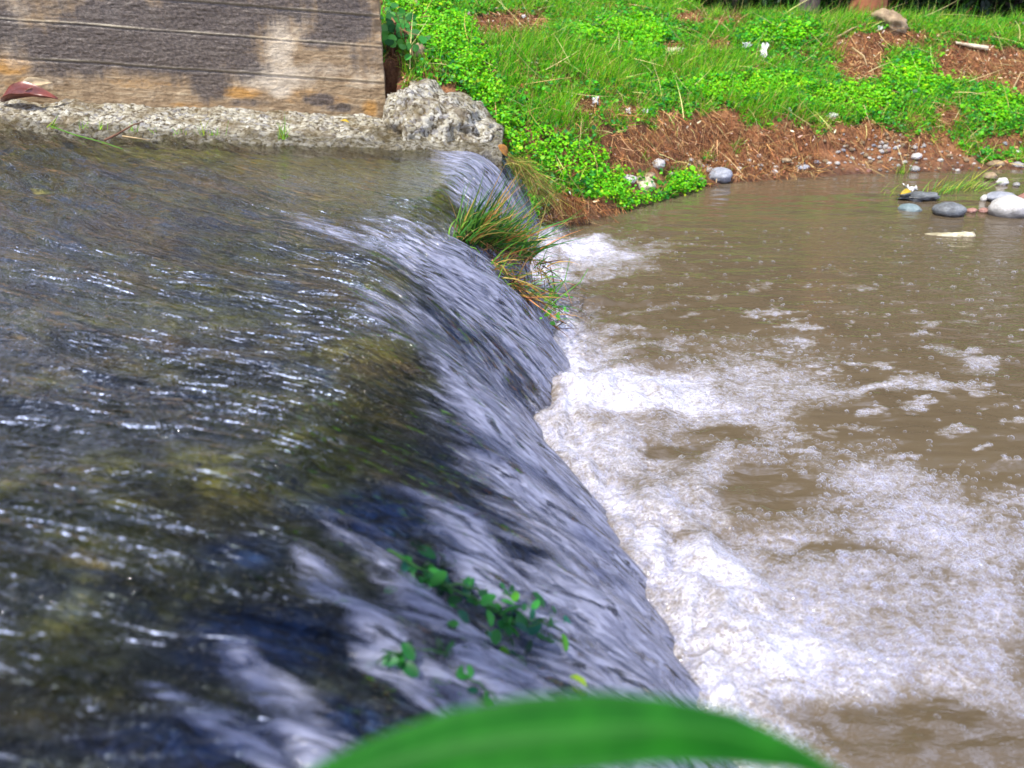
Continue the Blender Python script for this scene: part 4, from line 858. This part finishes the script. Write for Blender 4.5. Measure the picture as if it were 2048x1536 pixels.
# round leaved plant by the wall end
def wall_plant():
    c = on_bank(800, 95); root = empty('round_leaved_plant', c); n = 70; P = []
    for _ in range(n):
        px, py = random.gauss(800, 20), random.gauss(80, 28); q = on_bank(px, py); P.append((q.x, q.y-.05-random.random()*.06, q.z+.04+random.random()*.05))
    P = np.array(P)-np.array(c); V, Fq = leaves(P, np.array([0, -.7, .6])+rng.normal(0, .3, (n, 3)), rng.uniform(.03, .055, n), asp=1.15, fine=True)
    mesh('leaves', V, Fq, MF, root, attrs={'tint': tint(n, [(.05, .26, .04), (.1, .34, .05), (.03, .16, .03)], None, .2, 9)})
    b = Bag(); V, Fq = blades(np.repeat(np.array([[0, .05, .1]]), 26, 0)+rng.normal(0, .05, (26, 3)), np.array([0, -.3, -.8])+rng.normal(0, .25, (26, 3)), rng.uniform(.2, .42, 26), rng.uniform(.006, .01, 26), rng.normal(0, .15, (26, 3)), 5)
    b.add(V, Fq, tint(26, [(.13, .05, .03), (.25, .12, .07)], None, .25, 12)); b.build('stems', MD, root)
    tag(root, 'round leaved green plant hanging on brown stems by the wall end', 'plant')
wall_plant()
# leafy creeper caught under the near fall
def creeper():
    root = empty('creeper', rv(1040, 1235)); lo = np.array(root.location)
    runs = [[(780, 1100), (860, 1150), (940, 1200), (1030, 1250), (1110, 1240)], [(900, 1160), (980, 1180), (1050, 1210), (1130, 1260)], [(760, 1330), (830, 1290), (930, 1330), (1000, 1400)]]
    P = []; ups = []
    for rn in runs:
        rn = np.array(rn, float); tq = np.linspace(0, len(rn)-1, 26); rx = np.interp(tq, range(len(rn)), rn[:, 0])+np.convolve(rng.normal(0, 16, 30), np.ones(5)/5, 'valid'); ry = np.interp(tq, range(len(rn)), rn[:, 1])+np.convolve(rng.normal(0, 16, 30), np.ones(5)/5, 'valid')
        pts = np.array([rv(qx, qy, .004*math.sin(k*.6)-.002) for k, (qx, qy) in enumerate(zip(rx, ry))]); V, Fq, tr = tube(pts-lo, np.linspace(.0022, .0012, len(pts)), 6); mesh('stem', V, Fq, M_CREEP, root, tri=tr)
        for a, b_ in zip(pts[:-1], pts[1:]):
            P.append(b_+rng.normal(0, .012, 3)*np.array([1, 1, .2])+np.array([-.004, 0, rng.uniform(-.022, .006)]))
    P += [rv(random.gauss(1040, 48), random.gauss(1235, 28), random.uniform(-.01, .02)) for _ in range(26)]
    P += [rv(random.gauss(860, 60), random.gauss(1130, 30), random.uniform(-.025, .0)) for _ in range(26)] + [rv(random.gauss(930, 60), random.gauss(1330, 50), random.uniform(-.03, -.005)) for _ in range(30)]
    P = np.array(P); k = len(P); V, Fq = leaves(P-lo, np.array([.5, -.1, .8])+rng.normal(0, .45, (k, 3)), rng.uniform(.014, .038, k), asp=.62, fine=True)
    mesh('leaves', V, Fq, MF, root, attrs={'tint': tint(k, [(.015, .13, .03), (.035, .24, .035), (.01, .10, .06), (.09, .34, .02)], [3, 3, 2, 1], .2, 9)})
    p = rv(1155, 1390, .02)-lo; V, Fq = leaves(np.array([p]), np.array([[.3, -.3, .9]]), np.array([.036]), asp=.8, fine=True); mesh('yellow_leaf', V, Fq, MF, root, attrs={'tint': tint(1, [(.22, .36, .02)], None, .01, 9)})['label'] = 'yellow green round leaf at the creeper end'
    tag(root, 'leafy green creeper trailing in the near falling water', 'creeper')
creeper()
# foreground blade right in front of the lens
def foreground_leaf():
    base = Vector((.13, .10, .66)); root = empty('grass_leaf', base); lo = np.array(base)
    def pt(px, py, d): r = ray(px, py-20); return np.array([r[0]*d, r[1]*d, CZ+r[2]*d])
    top = [(1720, 1590), (1610, 1512), (1470, 1443), (1330, 1415), (1200, 1403), (1050, 1412), (900, 1440), (760, 1490), (640, 1545), (500, 1640)]
    bot = [(1720, 1600), (1590, 1560), (1460, 1548), (1330, 1545), (1200, 1560), (1050, 1572), (900, 1590), (760, 1620), (640, 1660), (500, 1700)]
    D = np.linspace(.33, .35, len(top)); n, m = len(top), 9; ss = np.linspace(0, len(top)-1, 40); G = []
    for k in ss:
        i = min(int(k), n-2); f = k-i; L = lambda a, b: (a[0]*(1-f)+b[0]*f, a[1]*(1-f)+b[1]*f)
        T, B, dd = L(top[i], top[i+1]), L(bot[i], bot[i+1]), D[i]*(1-f)+D[i+1]*f
        row = []
        for j in range(m):
            t = j/(m-1); row.append(pt(T[0]*(1-t)+B[0]*t, T[1]*(1-t)+B[1]*t, dd+.006*(1-abs(2*t-1))+(.5-t)*.016))
        G.append(row)
    G = np.array(G); mt = NT('grass_leaf_blade'); fl = mt.attr('vein'); n1 = mt.noise(mt.scale(obj_co(mt), (1, 1, 1)), 40, 3)
    rib = mt.map(mt.math('ABSOLUTE', mt.math('SUBTRACT', fl, .42)), .0, .05, 1, 0); vein = mt.math('SINE', mt.math('MULTIPLY', fl, 60.0)); c = mt.mix(mt.map(vein, -1, 1), (.002, .058, .0012), (.0045, .10, .0015)); c = mt.mix(mt.map(n1, .4, .7, 0, .5), c, (.014, .16, .005)); c = mt.mix(mt.math('MULTIPLY', rib, .5), c, (.03, .2, .012))
    mt = mt.done(mt.mixs(.2, mt.n('BsdfPrincipled', 0, Base_Color=c, Roughness=.6, Specular_IOR_Level=.2), mt.n('BsdfTranslucent', 0, Color=c)))
    o = mesh('blade', (G-lo).reshape(-1, 3), grid_faces(40, m), mt, root, attrs={'vein': np.tile(np.linspace(0, 1, m), 40)}); so = o.modifiers.new('s', 'SOLIDIFY'); so.thickness = .0006
    e = G[0].mean(0)-lo; V, Fq, tr = tube([e, e*.55+np.array([.03, 0, .0]), np.array([0, 0, -.02])], [.0016, .002, .0028], 8); mesh('stem', V, Fq, M_FROND, root, tri=tr)
    tag(root, 'broad green grass leaf arching close in front, out of focus', 'leaf')
foreground_leaf()

# ---------------------------------------------------------------- trees and woods behind the bank
def tree(x, y, h, r, bark, label, crown_r, seed, cols, z=None, N=3600):
    z = float(terr(np.array([x]), np.array([y]))[0])-.05 if z is None else z; root = empty('tree', (x, y, z)); rs = np.random.default_rng(seed)
    n = 9; pts = [np.array([.18*math.sin(i*.7+seed)*i/n, .12*math.cos(i*.9+seed)*i/n, h*.7*i/(n-1)]) for i in range(n)]
    V, Fq, tr = tube(pts, [r*(1.5 if i == 0 else 1.12 if i == 1 else 1-.09*i) for i in range(n)], 14, .06); mesh('trunk', V, Fq, bark, root, tri=tr)
    tips = []
    for k in range(7):
        a = rs.uniform(0, 6.28); b0 = pts[rs.integers(4, n)]; L = crown_r*rs.uniform(.6, 1.1)
        lp = [b0, b0+np.array([math.cos(a)*L*.5, math.sin(a)*L*.5, L*.35]), b0+np.array([math.cos(a)*L, math.sin(a)*L, L*.55])]
        V, Fq, tr = tube(lp, [r*.35, r*.22, r*.08], 7); mesh('limb', V, Fq, bark, root, tri=tr); tips += [lp[1], lp[2]]
    tips.append(pts[-1]+np.array([0, 0, .3])); c = np.array(tips)[rs.integers(0, len(tips), N)]; P = c+rs.normal(0, crown_r*.27, (N, 3))*np.array([1, 1, .8])
    V, Fq = leaves(P, rs.normal(0, .6, (N, 3))+np.array([0, 0, .7]), rs.uniform(.08, .2, N), asp=.6)
    mesh('crown', V, Fq, MF, root, attrs={'tint': tint(N, cols, None, .25, 6)}); tag(root, label, 'tree', 'trees behind the bank')
DK = [(.03, .085, .015), (.05, .12, .02), (.02, .06, .015)]
tree(3.47, 8.55, 6.5, .14, M_BARK, 'thick orange barked tree trunk behind the bank crest', 1.5, 1, DK)
tree(3.05, 9.0, 6.0, .09, M_GBARK, 'slim grey trunk just left of the orange barked trunk', 1.4, 2, DK)
tree(5.75, 8.9, 6.5, .10, M_GBARK, 'grey trunk rising behind the grass above the leaf littered scarp', 1.6, 3, DK)
tree(.9, 10.6, 7, .16, M_GBARK, 'tall tree hidden above the green slope', 1.9, 4, DK)
tree(7.8, 9.8, 7, .15, M_GBARK, 'tree standing past the edge of the bank', 1.8, 5, DK)
tree(-2.75, -1.0, 4.6, .12, M_GBARK, 'unseen tree added on the near bank to shade the weir crest', 1.2, 8, DK, z=.62, N=2100)  # out-of-view tree, added so its crown shades the near water
def woods():
    b = Bag()
    n = 26000; x = rng.uniform(-1, 17, n); y = rng.uniform(10.5, 15, n)-.0*x; z = .6+rng.random(n)**1.2*6.5*(1+.25*noise(x*.5, y*.3))*sst(-2, 1.5, x)
    V, Fq = leaves(np.stack([x, y, z], 1), rng.normal(0, .6, (n, 3))+np.array([0, -.3, .6]), rng.uniform(.16, .42, n), asp=.6)
    b.add(V, Fq, tint(n, [(.02, .06, .012), (.035, .09, .015), (.015, .04, .012)], None, .3, 6))
    n = 12000; x = rng.uniform(2.2, 11, n); y = rng.uniform(8.9, 10.6, n); z = terr(x, y)+rng.random(n)**1.2*1.9
    V, Fq = leaves(np.stack([x, y, z], 1), rng.normal(0, .6, (n, 3))+np.array([0, -.2, .6]), rng.uniform(.05, .13, n), asp=.5)
    b.add(V, Fq, tint(n, [(.012, .04, .012), (.02, .055, .015), (.03, .02, .012)], None, .3, 6))
    tag(b.build('woods', MF), 'dark dense woods behind the grassy bank', 'woods', kind='stuff')
woods()

# ---------------------------------------------------------------- light, sky, camera
SUN_DIR = Vector((-.38, -.34, .88)).normalized()
sun = bpy.data.lights.new('sun', 'SUN'); sun.energy = 5.0; sun.angle = math.radians(.5); sun.color = (1, .96, .88)
so = bpy.data.objects.new('sun', sun); C.objects.link(so); so.rotation_euler = SUN_DIR.to_track_quat('Z', 'Y').to_euler()
w = bpy.data.worlds.new('World'); S.world = w; w.use_nodes = True; nt = w.node_tree; nt.nodes.clear()
def wn(t): return nt.nodes.new('ShaderNode'+t)
sky = wn('TexSky'); sky.sky_type = 'NISHITA'; sky.sun_disc = False; sky.sun_elevation = math.asin(SUN_DIR.z); sky.sun_rotation = math.atan2(SUN_DIR.x, SUN_DIR.y)
tc = wn('TexCoord'); mp = wn('Mapping'); mp.inputs['Scale'].default_value = (1, 1, 2.2); nz = wn('TexNoise'); nz.inputs['Scale'].default_value = 4.2; nz.inputs['Detail'].default_value = 7; nz.inputs['Roughness'].default_value = .6
rp = wn('ValToRGB'); rp.color_ramp.elements[0].position = .515; rp.color_ramp.elements[1].position = .60
mx = wn('Mix'); mx.data_type = 'RGBA'; mx.inputs[7].default_value = (26, 29, 41, 1); bg = wn('Background'); bg.inputs[1].default_value = .074; out = wn('OutputWorld')
lk = nt.links.new
lk(tc.outputs['Generated'], mp.inputs[0]); lk(mp.outputs[0], nz.inputs['Vector']); sx = wn('SeparateXYZ'); lk(tc.outputs['Generated'], sx.inputs[0]); mm = wn('Math'); mm.operation = 'MULTIPLY_ADD'; lk(sx.outputs[2], mm.inputs[0]); mm.inputs[1].default_value = -.16; mm.inputs[2].default_value = .12; ad = wn('Math'); lk(mm.outputs[0], ad.inputs[0]); lk(nz.outputs['Fac'], ad.inputs[1]); lk(ad.outputs[0], rp.inputs[0]); lk(rp.outputs[0], mx.inputs[0]); lk(sky.outputs[0], mx.inputs[6]); lk(mx.outputs[2], bg.inputs[0]); lk(bg.outputs[0], out.inputs[0])
cam = bpy.data.cameras.new('camera'); co = bpy.data.objects.new('camera', cam); C.objects.link(co); S.camera = co
co.location = (0, 0, CZ); co.rotation_euler = (math.pi/2-PITCH, 0, 0); cam.sensor_width = 36; cam.lens = 36*F/2048; cam.clip_start = .02; cam.clip_end = 500
cam.dof.use_dof = True; cam.dof.focus_distance = 3.0; cam.dof.aperture_fstop = 2.8
S.view_settings.view_transform = 'Standard'; S.view_settings.look = 'None'; S.view_settings.exposure = .50; S.view_settings.gamma = 1
S.cycles.use_denoising = True; S.cycles.max_bounces = 8; S.cycles.transparent_max_bounces = 24; S.cycles.caustics_reflective = False; S.cycles.caustics_refractive = False
S.cycles.sample_clamp_indirect = 6
